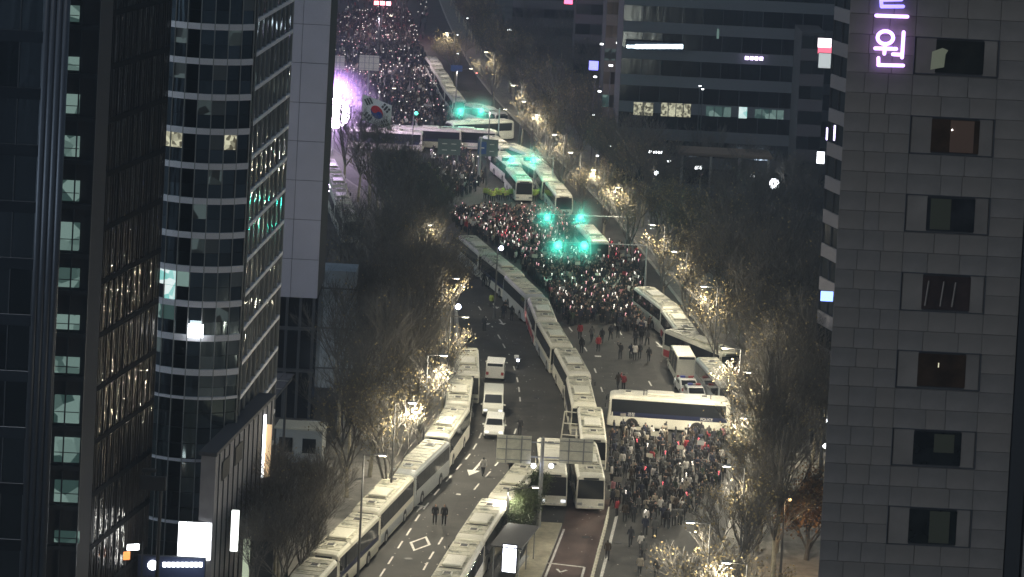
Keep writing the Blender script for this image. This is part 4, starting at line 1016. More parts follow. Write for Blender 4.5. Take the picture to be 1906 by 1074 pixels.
for zi in range(len(full)-1):
    z0,z1=full[zi],full[zi+1]
    if z1<V(1700,1100,Yr).z or z0>V(1700,-20,Yr).z: continue
    sh=rr.uniform(0,.6)
    # left field, middle field, right field with own cuts
    for (a,b) in ((0,xb0),(xb0,xb1),(xb1,Wd)):
        n=max(1,round((b-a)/1.15)); xs_=[a]+[a+(b-a)*(k+rr.uniform(-.22,.22))/n for k in range(1,n)]+[b]
        for x0,x1 in zip(xs_[:-1],xs_[1:]):
            if not cutboxes(x0,x1,z0,z1): panel(x0,x1,z0,z1)
for i,(a,b,c,d) in enumerate(ops):
    mid=(a+b)/2; w2=(b-a)
    MB().box((a+w2*.14/1,-.0,(c+d)/2),(w2*.24,.05,d-c-.06)).build('side_panel', M_stone, t)
    MB().box((b-w2*.10,-.0,(c+d)/2),(w2*.16,.05,d-c-.06)).build('side_panel', M_stone, t)
    fr = MB().box((mid+w2*.04,.0,(c+d)/2+.0),(w2*.60,.035,d-c-.1)).build('window', M_dark, t)
    colr=[(.03,.03,.025),(.06,.035,.02),(.035,.035,.037),(.06,.04,.035),(.055,.032,.018),(.02,.022,.022),(.02,.022,.02)][i]
    gm = pbr('pane_%d'%i, colr, .12, 0, c2=tuple(x*.5 for x in colr), scale=1.2)
    MB().box((mid+w2*.04,-.03,(c+d)/2),(w2*.57,.02,d-c-.2)).build('pane', gm, fr)
    if i==0: MB().poly([(a+w2*.20,-.05,c+.2),(a+w2*.36,-.05,c+.35),(a+w2*.37,-.05,c+.95),(a+w2*.40,-.05,c+1.15),(a+w2*.33,-.05,c+1.25),(a+w2*.21,-.05,c+1.05)]).build('paper_on_glass', pbr('paper_yellow',(.55,.53,.33),.9), fr)
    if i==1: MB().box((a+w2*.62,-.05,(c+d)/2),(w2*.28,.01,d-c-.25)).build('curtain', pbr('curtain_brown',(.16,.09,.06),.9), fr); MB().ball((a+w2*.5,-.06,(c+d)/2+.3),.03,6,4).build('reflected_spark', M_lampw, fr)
    if i==3:
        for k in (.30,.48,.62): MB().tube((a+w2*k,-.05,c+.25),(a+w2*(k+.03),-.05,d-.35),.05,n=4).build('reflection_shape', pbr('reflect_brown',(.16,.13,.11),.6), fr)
    if i in (2,5,6): MB().box((a+w2*(.62 if i!=2 else .42),-.048,(c+d)/2+(.25 if i==5 else 0)),(w2*.24,.01,(d-c)*(.5 if i==5 else .84))).build('window_blind', pbr('blind_olive',(.07,.07,.045),.9), fr)
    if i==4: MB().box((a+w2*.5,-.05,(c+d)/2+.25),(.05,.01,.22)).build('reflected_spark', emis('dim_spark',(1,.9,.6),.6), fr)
    # frame lips
    m = MB()
    for (p,q) in (((a,c),(b,c)),((b,c),(b,d)),((b,d),(a,d)),((a,d),(a,c))): m.tube((p[0],-.05,p[1]),(q[0],-.05,q[1]),.025,n=4)
    m.build('window_surround', M_joint, t)
MB().box((Wd+.4,3,31),(.7,6,62)).build('corner_recess', M_dark, t); MB().box((Wd+2.2,.6,31),(2.6,3,62)).build('corner_pier', M_stone2, t)
# purple sign: the syllable above cut by the frame, and the one below
sg = thing('neon_sign',(xl,Yr-.25,0),0,'glowing violet Korean lettering high on the stone building','sign')
mU = emis('neon_violet',(.62,.38,1),3.2); mU2 = emis('neon_blue',(.30,.25,1),2.4)
def sp3(x,y): q=V(x,y,Yr-.25); return (q.x-xl,0,q.z)
def strokes(name, segs, mat, r_=.085):
    m=MB()
    for (x0,y0,x1,y1) in segs:
        m.tube(sp3(x0,y0),sp3(x1,y1),r_,n=8); m.ball(sp3(x0,y0),r_,8,6); m.ball(sp3(x1,y1),r_,8,6)
    m.build(name, mat, sg, True)
strokes('upper_syllable',[(1640,0,1641,12),(1641,12,1681,12),(1640,0,1640,-14),(1640,-14,1681,-14),(1640,0,1678,-1)],mU2)
strokes('upper_syllable_bar',[(1631,29,1689,31)],mU)
ring=[]; 
for k in range(24):
    a0,a1=2*math.pi*k/24,2*math.pi*(k+1)/24; ring.append((1648+14.5*math.cos(a0),70+12*math.sin(a0),1648+14.5*math.cos(a1),70+12*math.sin(a1)))
strokes('lower_syllable',ring+[(1629,90,1668,91),(1647,84,1646,100),(1682,60,1679,107),(1662,101,1679,102),(1635,108,1635,121),(1635,121,1681,122)],mU)
sl = spot((V(1650,60,Yr).x,Yr-1.2,V(1650,60,Yr).z),12,(.5,.35,1),(V(1650,60,Yr).x,Yr,V(1650,60,Yr).z),150)

# --- building behind stone building, road side facade (x 1530-1583)
p0=V(1560,300,185); p1=V(1527,300,300) 
p0 = V(1588,300,178); p1 = V(1538,300,235)
def facade_thing(name,label,p0,p1,depth,Htop,floor,sill,pw,glass,frame,band,z0=0,lit=None,bandh=1.0,litp=.1,cat='building',fin=False,skip=None,depthside=1,panes=True):
    """p0->p1 left/right along the facade as seen; outward normal on the camera side"""
    d=(Vector((p1.x,p1.y,0))-Vector((p0.x,p0.y,0))); L=d.length; d.normalize(); n=Vector((d.y,-d.x,0))
    t=thing(name,(p0.x,p0.y,0),math.atan2(d.y,d.x),label,cat)
    MB().box((L/2,depth/2+.12,Htop/2),(L-.02,depth,Htop)).build('wall_core', M_joint, t)
    nf=int((Htop-z0)/floor); nc=max(1,round(L/pw)); cw=L/nc
    bm_=MB().box((0,0,0),(L,.16,bandh),bev=.02).mesh('spandrel_band', band)
    pm=MB().box((0,0,0),(cw-.05,.05,floor-bandh-.04)).mesh('pane', glass)
    cnt=0; extra=MB()
    for f in range(nf):
        zb=z0+f*floor; o=link('spandrel_band',bm_,t); o.location=(L/2,-.02,zb+bandh/2)
        for c in range(nc):
            k=(c+.5)*cw; zc=zb+bandh+(floor-bandh)/2
            if panes and zb<Htop and cnt<290:
                o=link('pane',pm,t); o.location=(k,.06,zc); cnt+=1
                if lit and rnd.random()<litp: o.data=pm.copy(); o.data.materials[0]=rnd.choice(lit)
            else: extra.box((k,.06,zc),(cw-.05,.05,floor-bandh-.04))
    if extra.v: e=extra.build('pane_rest', glass, t); e['kind']='stuff'
    mm=MB().box((0,0,0),(.06,.12,nf*floor)).mesh('mullion', frame)
    for c in range(nc+1): o=link('mullion',mm,t); o.location=(c*cw,-.03,z0+nf*floor/2)
    return t,L
pn = V(1588,300,252); pn.z = 0; pf = pn+Vector((-.27,.96,0))*6.2
facade_thing('brick_building','dark grey building with vertical window slots just left of the stone building',pf,pn,14,60,3.15,0,2.05,pbr('slot_glass',(.03,.035,.04),.15),M_frame,pbr('grey_render',(.24,.23,.25),.8),bandh=1.25)
# --- left glass building 1 (frontal curtain wall)
YA=180.0; a=V(-40,537,YA); b=V(92,537,YA)
facade_thing('glass_tower','dark blue glass tower with wide panes at the left edge',Vector((a.x-4,YA,0)),Vector((b.x-1.1,YA,0)),22,58,3.7,0,1.45,M_cw,M_frame,gl('curtain_band',(.13,.15,.18),.2),bandh=.75,litp=0)
# fluted dark corner column
t=thing('corner_pier',(b.x,YA,0),0,'dark fluted corner pier between the glass tower and lit stair shaft','pier')
for k in range(4): MB().tube((-.95+k*.42,.1,0),(-.95+k*.42,.1,58),.24,n=10).build('flute', pbr('flute_metal',(.09,.10,.12),.35,.6), t, True)
# stair shaft with greenish landings
YB=186.0; a=V(98,537,YB); b=V(140,537,YB)
t=thing('stair_shaft',(a.x,YB,0),0,'narrow glazed stair shaft with green lit landings','building')
w_=b.x-a.x+.85
MB().box((w_/2,3.2,29),(w_,6,58)).build('wall_core', M_joint, t)
for i,y in enumerate((25,118,193,272,355,440,517,600,680,762,838,915,1000)):
    q=V(124,y,YB); hh=[1.1,.9,1.3,1.4,1.4,1.9,1.3,1.0,1.1,1.9,1.7,1.5,.8][i]
    wn=MB().box((q.x-a.x,.12,q.z),(w_*.72,.1,hh),bev=.02).build('landing_window', M_litg, t); MB().box((q.x-a.x,.05,q.z-hh*.1),(w_*.7,.04,.05)).build('transom', M_frame, wn)
    MB().box((w_/2,.02,q.z-hh/2-.35),(w_,.3,.3)).build('floor_slab', M_frame, t)
for k in range(3): MB().box((k*w_/2,-.02,29),(.08,.2,58)).build('mullion', M_frame, t)
# --- glass building 2 with fins, reflecting the street
YC=188.0; p0=V(146,537,YC); th=R(11); 
Lf=17.5; p1=p0+Vector((math.sin(th),math.cos(th),0))*Lf
t,L=facade_thing('fin_glass_building','dark reflective glass office with slanting floor bands and golden street reflections',p0,p1,1.0,58,3.75,0,1.25,M_cw2,pbr('fin_metal',(.06,.055,.05),.4,.5),pbr('fin_band',(.008,.008,.008),.8,spec=.1),bandh=.42,litp=0)
fm=MB().box((0,0,0),(.05,.06,58)).mesh('fin', MAT['fin_metal'])
for k in range(34): o=link('fin',fm,t); o.location=(k*L/33,-.02,29)
# --- curved tower
YD=212.0; A=V(286,560,YD); B=V(449,560,YD); cw=(B.x-A.x); nC=7; floorD=64.2/ (F/YD)
t=thing('curved_tower',((A.x+B.x)/2,YD,0),0,'curved glass tower with pale floor bands, some windows lit','building')
def arc(k,off=0): 
    u=k/nC*2-1; a=u*R(42); rad_=cw/2/math.sin(R(42)); return Vector(((rad_+off)*math.sin(a), rad_*math.cos(R(42))-(rad_+off)*math.cos(a), 0))
zlevel=lambda y: V(370,y,YD-1).z
bands_y=[-16,48,113,179,243,308,373,437,500,565,628,692]
nb=len(bands_y)
core=MB(); 
pts=[arc(k,-.15) for k in range(nC+1)]
core.poly([(p.x,p.y,56) for p in pts]+[(cw/2-.1,9,56),(-cw/2+.1,9,56)])
allpts=pts+[Vector((cw/2-.1,9,0)),Vector((-cw/2+.1,9,0))]
for p,q in zip(allpts,allpts[1:]+allpts[:1]): core.quad((p.x,p.y,0),(q.x,q.y,0),(q.x,q.y,56),(p.x,p.y,56))
core.build('wall_core', M_joint, t)
def seg_panel(k0,k1,z0,z1,off,mat,name,parent=t,gap=.03,th_=.04):
    p=arc(k0,off); q=arc(k1,off); d=(q-p).normalized(); p=p+d*gap; q=q-d*gap; n=Vector((d.y,-d.x,0))*th_
    m=MB(); P=[p,q,q-n,p-n]
    m.quad((P[0].x,P[0].y,z0),(P[1].x,P[1].y,z0),(P[1].x,P[1].y,z1),(P[0].x,P[0].y,z1)); m.quad((P[0].x,P[0].y,z1),(P[1].x,P[1].y,z1),(P[2].x,P[2].y,z1),(P[3].x,P[3].y,z1))
    m.quad((P[3].x,P[3].y,z0),(P[2].x,P[2].y,z0),(P[1].x,P[1].y,z0),(P[0].x,P[0].y,z0)); m.quad((P[1].x,P[1].y,z0),(P[2].x,P[2].y,z0),(P[2].x,P[2].y,z1),(P[1].x,P[1].y,z1)); m.quad((P[3].x,P[3].y,z0),(P[0].x,P[0].y,z0),(P[0].x,P[0].y,z1),(P[3].x,P[3].y,z1))
    return m.build(name, mat, parent)
M_dim = emis_var('dim_interior', (.01,.012,.012), (.11,.15,.15), .55, 1.1); M_blind = pbr('window_blind', (.13,.15,.16), .8)
LIT={(4,0):M_lit2,(4,1):M_lit2,(4,5):MAT['room_warm'],(8,0):M_lit1,(8,1):M_lit1,(8,2):MAT['room_green'],(9,0):MAT['room_green'],(9,1):MAT['room_green']}
for i in range(nb):
    zb=zlevel(bands_y[i]); bh=.46
    for k in range(nC): seg_panel(k,k+1,zb-bh/2,zb+bh/2,.14,M_band,'floor_band',gap=0.0,th_=.15)
    ztop=zb-bh/2; zbot=(zlevel(bands_y[i+1])+bh/2) if i+1<nb else zlevel(740)
    for k in range(nC):
        up_=ztop-(ztop-zbot)*.52
        m=LIT.get((i,k))
        if m is None and rnd.random() < .22: m = rnd.choice((M_dim, M_blind, M_dim))
        seg_panel(k,k+1,up_,ztop,0,m or M_cwd,'pane'); seg_panel(k,k+1,zbot,up_-.03,0,M_cwd if not (i in(8,) and k in (1,)) else MAT['room_cyan'],'pane')
# lower glazing in small squares
for y0,y1 in ((740,768),(768,796),(796,825),(825,853),(860,888),(888,916),(916,944),(944,970),(975,1010),(1010,1045),(1045,1074)):
    for k in range(nC): seg_panel(k,k+1,zlevel(y1)+.03,zlevel(y0)-.03,.0,gl('podium_glass',(.20,.25,.25),.12,.15,.5) if 'podium_glass' not in MAT else MAT['podium_glass'],'pane')
for y in (740,856,972):
    for k in range(nC): seg_panel(k,k+1,zlevel(y)-.1,zlevel(y)+.1,.14,M_band,'floor_band',gap=0,th_=.15)
for k in range(nC+1):
    p=arc(k,.08); MB().box((p.x,p.y,28),(.07,.14,56)).build('mullion', M_grey if k else M_frame, t)
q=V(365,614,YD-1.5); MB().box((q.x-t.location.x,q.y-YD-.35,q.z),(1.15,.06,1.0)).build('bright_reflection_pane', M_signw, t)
# side facade of the curved tower
p0=Vector((B.x,YD+2.2,0)); th=R(4.4); p1=p0+Vector((math.sin(th),math.cos(th),0))*18
facade_thing('curved_tower_wing','receding wing of the curved tower with slanting pale bands and street reflections',p0,p1,8,56,floorD*1.02,0,2.2,gl('wing_glass',(.36,.38,.40),.06,.35,.6),M_grey,M_band,bandh=.32,litp=0)
# --- blank slab tower
YE=262.0; a=V(506,400,YE); b=V(598,400,YE); zb=V(550,554,YE).z
t=thing('blank_slab_tower',(a.x,YE,0),0,'blank lilac grey panelled slab tower raised above a dark glass base','building')
Wd=b.x-a.x
MB().box((Wd/2,5.06,(zb+70)/2),(Wd,10,70-zb)).build('wall_core', M_joint, t)
pys=[-30,44,116,190,262,335,408,482,554]
for y0,y1 in zip(pys[:-1],pys[1:]):
    z1=V(550,y0,YE).z; z0=V(550,y1,YE).z
    for (x0,x1) in ((0,Wd*.45),(Wd*.45,Wd)): MB().box(((x0+x1)/2,.02,(z0+z1)/2),(x1-x0-.04,.1,z1-z0-.05),bev=.015).build('wall_panel', M_slab, t)
MB().box((Wd/2+.2,3.4,zb/2),(Wd*.95,5.8,zb-.02)).build('glass_base', gl('base_glass',(.10,.12,.17),.15), t)
for k in range(4): MB().box((Wd*(.08+.27*k)+.2,.35,zb/2),(.25,.3,zb-.05)).build('column', M_frame, t)
for z in (zb-3,zb-7): MB().box((Wd/2,.3,z),(Wd*.98,.3,.3)).build('transom', M_frame, t)
# pale wall fragment and dark block behind the trees
a=V(575,660,275); t=thing('pale_annex',(a.x,275,0),0,'pale concrete annex wall half hidden by branches beside the slab tower base','building')
MB().box((2,2.2,5),(4.6,4,13.5)).build('wall', pbr('pale_concrete',(.36,.40,.44),.8,vary=.1,scale=1), t)
for k in range(3): MB().box((2,.15,2+k*4),(4.62,.2,.12)).build('joint', M_frame, t)
# courtyard lit glazing behind canopy
a=V(513,700,266); t=thing('lit_lobby',(a.x,266,0),0,'bright white lobby window under the slab tower','building')
z0=V(530,728,266).z; z1=V(530,645,266).z
MB().box((1.1,1,(z0+z1)/2),(2.3,1.8,z1-z0)).build('wall', M_frame, t)
for k,(xx,zz,ww,hh) in enumerate(((.4,z0+1.0,.7,1.0),(1.4,z0+1.4,.9,2.0),(1.3,z1-.7,1.0,1.0),(.5,z1-1.6,.8,.7))): MB().box((xx,.05,zz),(ww,.08,hh)).build('lit_pane', emis_var('lobby_light',(.35,.38,.36),(1,1,.98),1.4,2) if 'lobby_light' not in MAT else MAT['lobby_light'], t)
# glass canopy
c=V(485,722,240); t=thing('glass_canopy',(c.x,240,c.z),R(-6),'slanted dark glass canopy with pale bars in front of the tower wing','canopy')
for j in range(3):
    MB().box((0,j*3-3,.0),(3.8,.12,.14)).build('bar', M_kerb, t)
    for k in range(4): MB().box((-1.4+k*.95,j*3-1.5,.02),(.88,2.8,.04)).build('glass_pane', M_glass, t)
for s in (-1.9,1.9): MB().box((s,0,-.05),(.12,9,.2)).build('edge_beam', M_frame, t)
for s in (-1.7,1.7): MB().tube((s,3,-c.z),(s,3,0),.12,n=6).build('post', M_frame, t)
# podium
YP=203.0; a=V(402,850,YP); hp=a.z; th=R(8); p1=Vector((a.x,YP,0))+Vector((math.sin(th),math.cos(th),0))*19
d=(p1-Vector((a.x,YP,0))).normalized(); t=thing('podium_block',(a.x,YP,0),math.atan2(d.y,d.x),'grey stone podium block with tall lit sign and flat roof beside the curved tower','building')
MB().box((9.5,.55,hp/2),(19,1.1,hp)).build('wall', pbr('podium_stone',(.30,.29,.31),.8,vary=.12,scale=.7), t)
MB().box((9.5,.6,hp+.15),(19.2,1.4,.3),bev=.03).build('parapet', pbr('parapet_dark',(.08,.08,.09),.7), t)
for k in range(12): MB().box((1+k*1.55,-.05,hp/2),(.08,.08,hp-.1)).build('wall_joint', M_frame, t)
for (k,z) in ((3,hp-1.6),(7,hp-1.5)): MB().box((k,-.08,z),(2.2,.06,1.4)).build('louvre', M_dark, t)
s1=V(489,830,YP+16.5); tl=thing('vertical_sign',(s1.x,YP+15.5,0),0,'tall glowing white vertical sign strip on the podium end','sign')
z1=V(490,772,YP+15.5).z; z0=V(490,888,YP+15.5).z
MB().box((0,0,(z0+z1)/2),(.5,.3,z1-z0),bev=.04).build('lit_face', M_signw, tl); MB().box((.5,.05,(z0+z1)/2-.4),(.45,.2,z1-z0-.8)).build('warm_face', emis('sign_orange',(.9,.62,.35),.8), tl)
s1=V(437,985,200); tl=thing('vertical_sign',(s1.x,200,0),0,'lower white lit panel strip at the podium foot','sign')
z1=V(440,950,200).z; z0=V(440,1026,200).z
MB().box((0,0,(z0+z1)/2),(.55,.25,z1-z0),bev=.04).build('lit_face', emis('sign_soft',(.95,1,.95),2.5), tl)
s1=V(462,960,204); tl=thing('vertical_sign',(s1.x,204,0),0,'pale green lit doorway frame right of the podium foot','sign')
MB().box((0,0,3.2),(.5,.25,4.6),bev=.04).build('lit_face', emis('sign_green_pale',(.55,.62,.45),.6), tl); MB().box((1.1,.4,3.0),(1.7,.3,4.6)).build('dark_door', M_dark, tl)
# bright billboard and shop sign at lower left
def signbox(px0,py0,px1,py1,Y,mat,name,label,frame=True,letters=None):
    a=V(px0,py1,Y); b=V(px1,py0,Y); t=thing(name,((a.x+b.x)/2,Y,0),0,label,'sign'); w_=b.x-a.x; h_=b.z-a.z; zc=(a.z+b.z)/2
    if frame: MB().box((0,.12,zc),(w_+.12,.16,h_+.12),bev=.03).build('case', M_frame, t)
    MB().box((0,0,zc),(w_,.06,h_),bev=.01).build('lit_face', mat, t)
    if letters:
        n,lm=letters
        for k in range(n): MB().box((-w_*.42+w_*.84*k/(n-1),-.06,zc+rnd.uniform(-.05,.05)*h_),(w_*.84/n*.72,.05,h_*.5*rnd.uniform(.8,1.05)),bev=.03).build('letter', lm, t)
    return t
signbox(330,974,394,1040,203,M_signw,'billboard','square billboard glowing pure white at the foot of the curved tower')
t=signbox(256,1040,382,1072,202,pbr('shop_navy',(.03,.04,.09),.5),'shop_sign','navy shop sign with round emblem and white glowing letters',letters=None)
zc=V(320,1052,202).z
for k in range(9): q=V(306+k*8.4,1051,201.9); MB().box((q.x-t.location.x,-.1,q.z),(.26,.05,.36),bev=.04).build('letter', M_signw, t)
q=V(284,1052,201.9); MB().tube((q.x-t.location.x,-.06,q.z),(q.x-t.location.x,-.14,q.z),.36,n=18).build('round_emblem', M_signw, t)
c=V(245,1025,198); t=thing('hanging_sign',(c.x,198,0),R(20),'tilted small sign glowing white and orange by the reflective office','sign')
MB().tube((.8,0,0),(.8,0,c.z+.6),.06,n=6).build('post', M_frame, t); MB().box((.1,0,c.z+.25),(.9,.1,.45),bev=.15).build('lit_face', M_signw, t); MB().box((-.35,0,c.z-.35),(.5,.1,.6),bev=.15).build('orange_face', emis('sign_amber',(1,.35,.1),1.6), t)
# steel mast with dark flood frame before the curved tower
c=V(300,900,196); t=thing('mast_frame',(c.x,196,0),0,'dark steel sign frame mast before the foot of curved tower','mast')
MB().tube((0,0,0),(0,0,c.z),.13,n=8).build('pole', M_dark, t); MB().box((-.6,0,c.z),(1.9,.3,1.0),bev=.05).build('box_frame', M_dark, t); MB().box((-.9,0,c.z+.9),(1.0,.4,.25),bev=.05).build('camera_housing', M_dark, t)
spot((V(360,1010,203).x,200,V(360,1010,203).z),260,(.85,.95,1),(V(400,1060,205).x,205,0),160)
# shop light spill on the courtyard
for q in ((1512,868),(1528,885)): tree(G(*q), 1, 'bare tree', 'x', .9)
# --- dark office block (top right background)
YO=405.0; a=V(1152,200,YO); b=V(1560,200,YO)
t,L=facade_thing('dark_office_block','wide dark office block with long ribbon windows and glowing roof signs',a,b,20,46,3.9,0,2.9,gl('office_glass',(.10,.12,.14),.15,.1),M_frame,pbr('office_band',(.10,.11,.125),.7),bandh=1.6,litp=0)
for (x0,x1,y0,y1,mt) in ((1178,1217,192,214,M_lit2),(1229,1287,194,216,M_lit2),(1313,1362,200,216,M_litg),(1374,1392,200,220,M_lit1),(1404,1460,206,220,M_litg),(1333,1340,54,72,M_litg)):
    q0=V(x0,y1,YO-.3); q1=V(x1,y0,YO-.3); n=max(1,int((x1-x0)/14))
    for k in range(n):
        w_=(q1.x-q0.x)/n; MB().box((q0.x-a.x+w_*(k+.5),-.15,(q0.z+q1.z)/2),(w_-.12,.05,q1.z-q0.z)).build('lit_window', mt, t)
t=signbox(1165,81,1272,92,YO-1.2,pbr('sign_dark',(.02,.03,.05),.5),'roof_sign','long blue white glowing sign across the dark office block',frame=False)
for k in range(13):
    q0=V(1170+k*8.1,86.5,YO-1.2); MB().box((q0.x-t.location.x,-.1,q0.z),(.60,.1,.62 if k>1 else .4),bev=.1).build('letter', emis('sign_cyan',(.75,.93,1),8), t)
t=thing('roof_sign',(V(1404,108,YO-1.2).x,YO-1.2,0),0,'row of four glowing violet letters on the dark office block','sign')
for k in range(4): q=V(1390+k*9,108+k*.4,YO-1.2); MB().box((q.x-t.location.x,0,q.z),(.52,.12,.52),bev=.15).build('letter', emis('sign_violet',(.75,.6,1),6), t)
t=signbox(1206,279,1233,287,380,pbr('sd2',(.02,.02,.02),.5),'shop_sign','small white sign low in front of the dark office block',frame=False,letters=(6,M_signw))
t=thing('entrance_canopy',V(1350,310,385).xy.to_3d(),0,'brownish lit entrance canopy at the foot of the dark office block','canopy')
zc=V(1350,290,385).z; MB().box((0,3,zc),(13,6,.5),bev=.1).build('roof', pbr('canopy_brown',(.22,.17,.13),.8), t)
for k in (-6,-2,2,6): MB().tube((k,.3,0),(k,.3,zc),.2,n=6).build('column', M_kerb, t)
# neighbours far back
def block(x0,x1,ytop,Y,label,mat,floor=3.6,pw=2.2,lit=.03,band=None,dep=16,name='office_building'):
    a=V(x0,200,Y); b=V(x1,200,Y); ht=min(90,V((x0+x1)/2,ytop,Y).z)
    return facade_thing(name,label,a,b,dep,ht,floor,0,pw,mat,M_frame,band or pbr('fb_'+str(x0),(.10,.09,.10),.8),lit=[M_litg,M_dim],litp=lit,bandh=1.7)
block(945,1063,-60,560,'broad dim block behind the far trees at the top centre',gl('fg1',(.09,.09,.10),.3),band=pbr('fb1',(.12,.11,.12),.8))
block(1063,1118,-60,500,'dim narrow block under the red sign at the top',gl('fg2',(.08,.09,.11),.3))
block(1120,1158,-60,430,'slim brownish tower with small lit windows left of the dark office block',gl('fg3',(.12,.10,.10),.3),lit=.10,band=pbr('fb3',(.20,.16,.15),.8),pw=1.1)
block(800,950,-60,760,'farthest dim block at the top behind the highest trees',gl('fg4',(.08,.07,.08),.4),band=pbr('fb4',(.09,.08,.09),.8))
block(1485,1530,60,395,'low narrow annex between the dark office and right hand buildings',gl('fg5',(.08,.09,.1),.3))
signbox(1050,0,1066,7,495,emis('sign_red',(1,.1,.2),5),'roof_sign','red glowing sign at the very top edge',frame=False)
signbox(1523,100,1547,126,330,emis('sign_paleframe',(.75,.8,.8),.6),'side_sign','pale lower panel of box sign beside the right buildings')
signbox(1522,72,1548,88,330.5,emis('sign_pinkwhite',(1,.85,.9),3),'side_sign','white upper box sign beside the right buildings')
signbox(1522,88.5,1548,99.5,330.5,emis('sign_redpink',(1,.2,.3),1.2),'side_sign','red middle box sign beside the right buildings')
signbox(1520,283,1535,304,330,emis('sign_white2',(.9,.93,1),5),'side_sign','small white box sign under the pink one')
signbox(1096,114,1114,130,425,emis('sign_bluev',(.22,.22,1),3),'side_sign','small deep blue glowing sign on the slim tower')
for (x,y,w_,h_,lb) in ((1541,243,4,26,'left of two violet light strips on the dark slotted building'),(1555,241,4,30,'right of two violet light strips on the dark slotted building')):
    c=V(x,y,190+ (1583-x)*1.0); tt=thing('light_strip',(c.x-.3,c.y-2,0),0,'vertical '+lb,'sign'); MB().box((0,0,c.z),(.13,.13,h_/25),bev=.04).build('tube', emis('strip_violet',(.7,.6,1),4), tt); MB().box((0,.1,c.z),(.2,.1,h_/25+.1)).build('case', M_frame, tt)
t=signbox(1527,543,1551,560,249,emis('sign_blue2',(.22,.35,1),3.5),'side_sign','slanted blue white sign by the stone building corner',frame=False)
t=thing('lit_shop',V(1538,670,266).xy.to_3d(),0,'dazzling white shopfront seen through twigs beside the stone building','shop')
zc=V(1538,672,266).z; MB().box((0,.4,zc-.4),(1.3,.5,5.2)).build('wall', M_frame, t)
for k in range(4): MB().box((-.1+.12*(k%3),.05,zc-1.7+k*1.05),(.85-.13*(k%2),.06,.9-.2*(k%2))).build('lit_pane', emis('shop_white',(.8,.9,1),1.6), t)
spot((V(1530,700,212).x,209,zc+1),900,(.85,.93,1),(V(1500,760,200).x,198,0),150)
# twinkling shop lights among far dark streets: little signs, each its own lamp
for i,(x,y,Y,c_,s_) in enumerate(((962,58,600,'w',1.6),(975,62,600,'w',1.3),(948,56,600,'w',.8),(968,20,600,'w',.9),(1120,82,428,'w',.5),(1150,80,428,'w',.5),(1137,122,428,'w',.6),(1108,143,428,'w',.5),(1116,170,428,'w',.5),(1048,138,520,'w',.4),(1303,160,404,'w',.35),(1308,166,404,'w',.35),(1105,214,440,'w',.5),(1112,290,420,'w',.4),(1136,272,420,'w',.35),(870,34,560,'w',.3),(852,65,560,'w',.35),(852,100,560,'w',.35),(1245,300,400,'w',.6),(1300,312,400,'w',1.0),(1400,328,395,'w',.7),(1260,470,360,'r',.3),(887,136,520,'r',.3))):
    c=V(x,y,Y-1.5); tt=thing('shop_lamp',(c.x,c.y,0),0,'small %s light %s' % ({'w':'white','r':'red'}[c_],'point, number of its place from the top left: '+'abcdefghijklmnopqrstuvwxyz'[i]),'lamp','scattered small lights in the dark background')
    tt['label'] = 'tiny distant %s lamp glinting in the dark streets at the %s' % ({'w':'white','r':'red'}[c_], 'top' if y<150 else 'right')
    MB().box((0,0,c.z),(s_*1.0,.1,s_*.5),bev=.05).build('lens', M_signw if c_=='w' else M_tail, tt); MB().tube((0,.1,0),(0,.1,c.z),.05,n=4).build('pole', M_frame, tt)

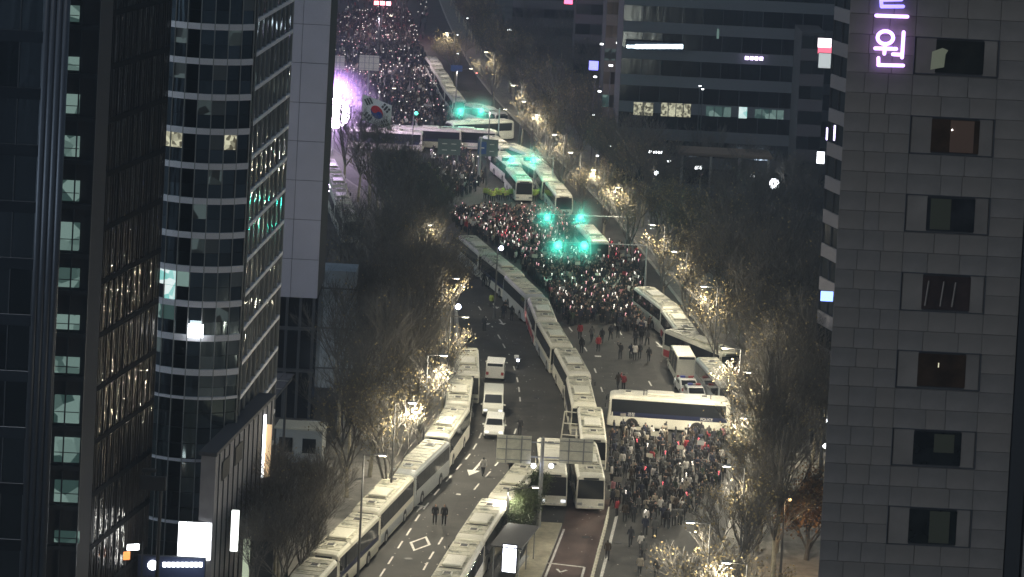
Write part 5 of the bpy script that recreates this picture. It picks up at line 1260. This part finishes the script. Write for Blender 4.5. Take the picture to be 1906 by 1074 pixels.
LM += [('the curved tower', Vector((-22,212,0))), ('the podium block', G(440,1000)), ('the blank slab tower', G(560,800)), ('the stone building', Vector((15,150,0))), ('the office block', Vector((28,400,0))),
  ('the white courtyard van', G(578,828)), ('the far crossing', G(700,400)), ('the pale annex', G(600,760)), ('the violet floodlight', G(622,260)), ('the large garden lamp', G(1441,400)), ('the globe lamp pole', G(1222,370)), ('the white shopfront', G(1520,800)), ('the police line', G(950,375)),
  ('the white minibus', G(1268,702)), ('the crosswise police coach', G(1330,800)), ('the tall lamp of the lower crowd', G(1340,1000)), ('the red roof sign', G(1058,200)), ('the slim tower', G(1135,260)), ('the highest lit crown lamp', G(905,160)), ('the orange shrubby tree', G(1498,1010)), ('the island shelter', G(955,1062))]
cnt = {}
for (t, p, lab) in alltrees:
    if t is None or 'orange' in lab: continue
    L_ = sorted(LM, key=lambda q: (q[1]-p).length)[0]; d = p-L_[1]
    side = ('left of' if d.x < 0 else 'right of') if abs(d.x) > abs(d.y) else ('beyond' if d.y > 0 else 'before')
    size = 'big' if t.scale.x > 1.0 else ('slim' if t.scale.x > .85 else 'small')
    kind = 'evergreen' if 'evergreen' in lab else ('plane tree' if 'plane' in lab else 'bare tree')
    key = '%s %s %s %s' % (size, kind, side, L_[0]); cnt.setdefault(key, []).append((d.length, t, p, L_))
ORDW = ['', 'second', 'third', 'fourth', 'fifth', 'sixth', 'seventh', 'eighth', 'ninth', 'tenth', 'eleventh', 'twelfth', 'thirteenth', 'fourteenth', 'fifteenth', 'sixteenth', 'seventeenth', 'eighteenth', 'nineteenth', 'twentieth', 'twenty-first', 'twenty-second', 'twenty-third', 'twenty-fourth']
for key, lst in cnt.items():
    lst.sort(key=lambda q: q[0])
    for i, (d, t, p, L_) in enumerate(lst): t['label'] = key if len(lst) == 1 else '%s %s' % (ORDW[min(i, 23)], key) if i else 'closest ' + key

# night air over the whole place
m = bpy.data.materials.new('haze_air'); m.use_nodes = True; n = m.node_tree.nodes; n.clear()
v = n.new('ShaderNodeVolumePrincipled'); o_ = n.new('ShaderNodeOutputMaterial'); v.inputs['Density'].default_value = 0.00048; v.inputs['Color'].default_value = (.72,.84,1,1); v.inputs['Anisotropy'].default_value = .5
m.node_tree.links.new(v.outputs[0], o_.inputs['Volume'])
tag(MB().box((0,1200,45),(1420,2640,92)).build('haze', m), kind='stuff')

# prototypes go to their own places
for o, loc, rz in pend: o.location = loc; o.rotation_euler = (0,0,rz)
for pr in (P_white,P_pol,P_cream,P_red,P_silver,P_redc,P_lit,P_str):
    if pr.name not in USED:
        for ch in list(pr.children): bpy.data.objects.remove(ch)
        bpy.data.objects.remove(pr)
print('objects', len(bpy.data.objects))
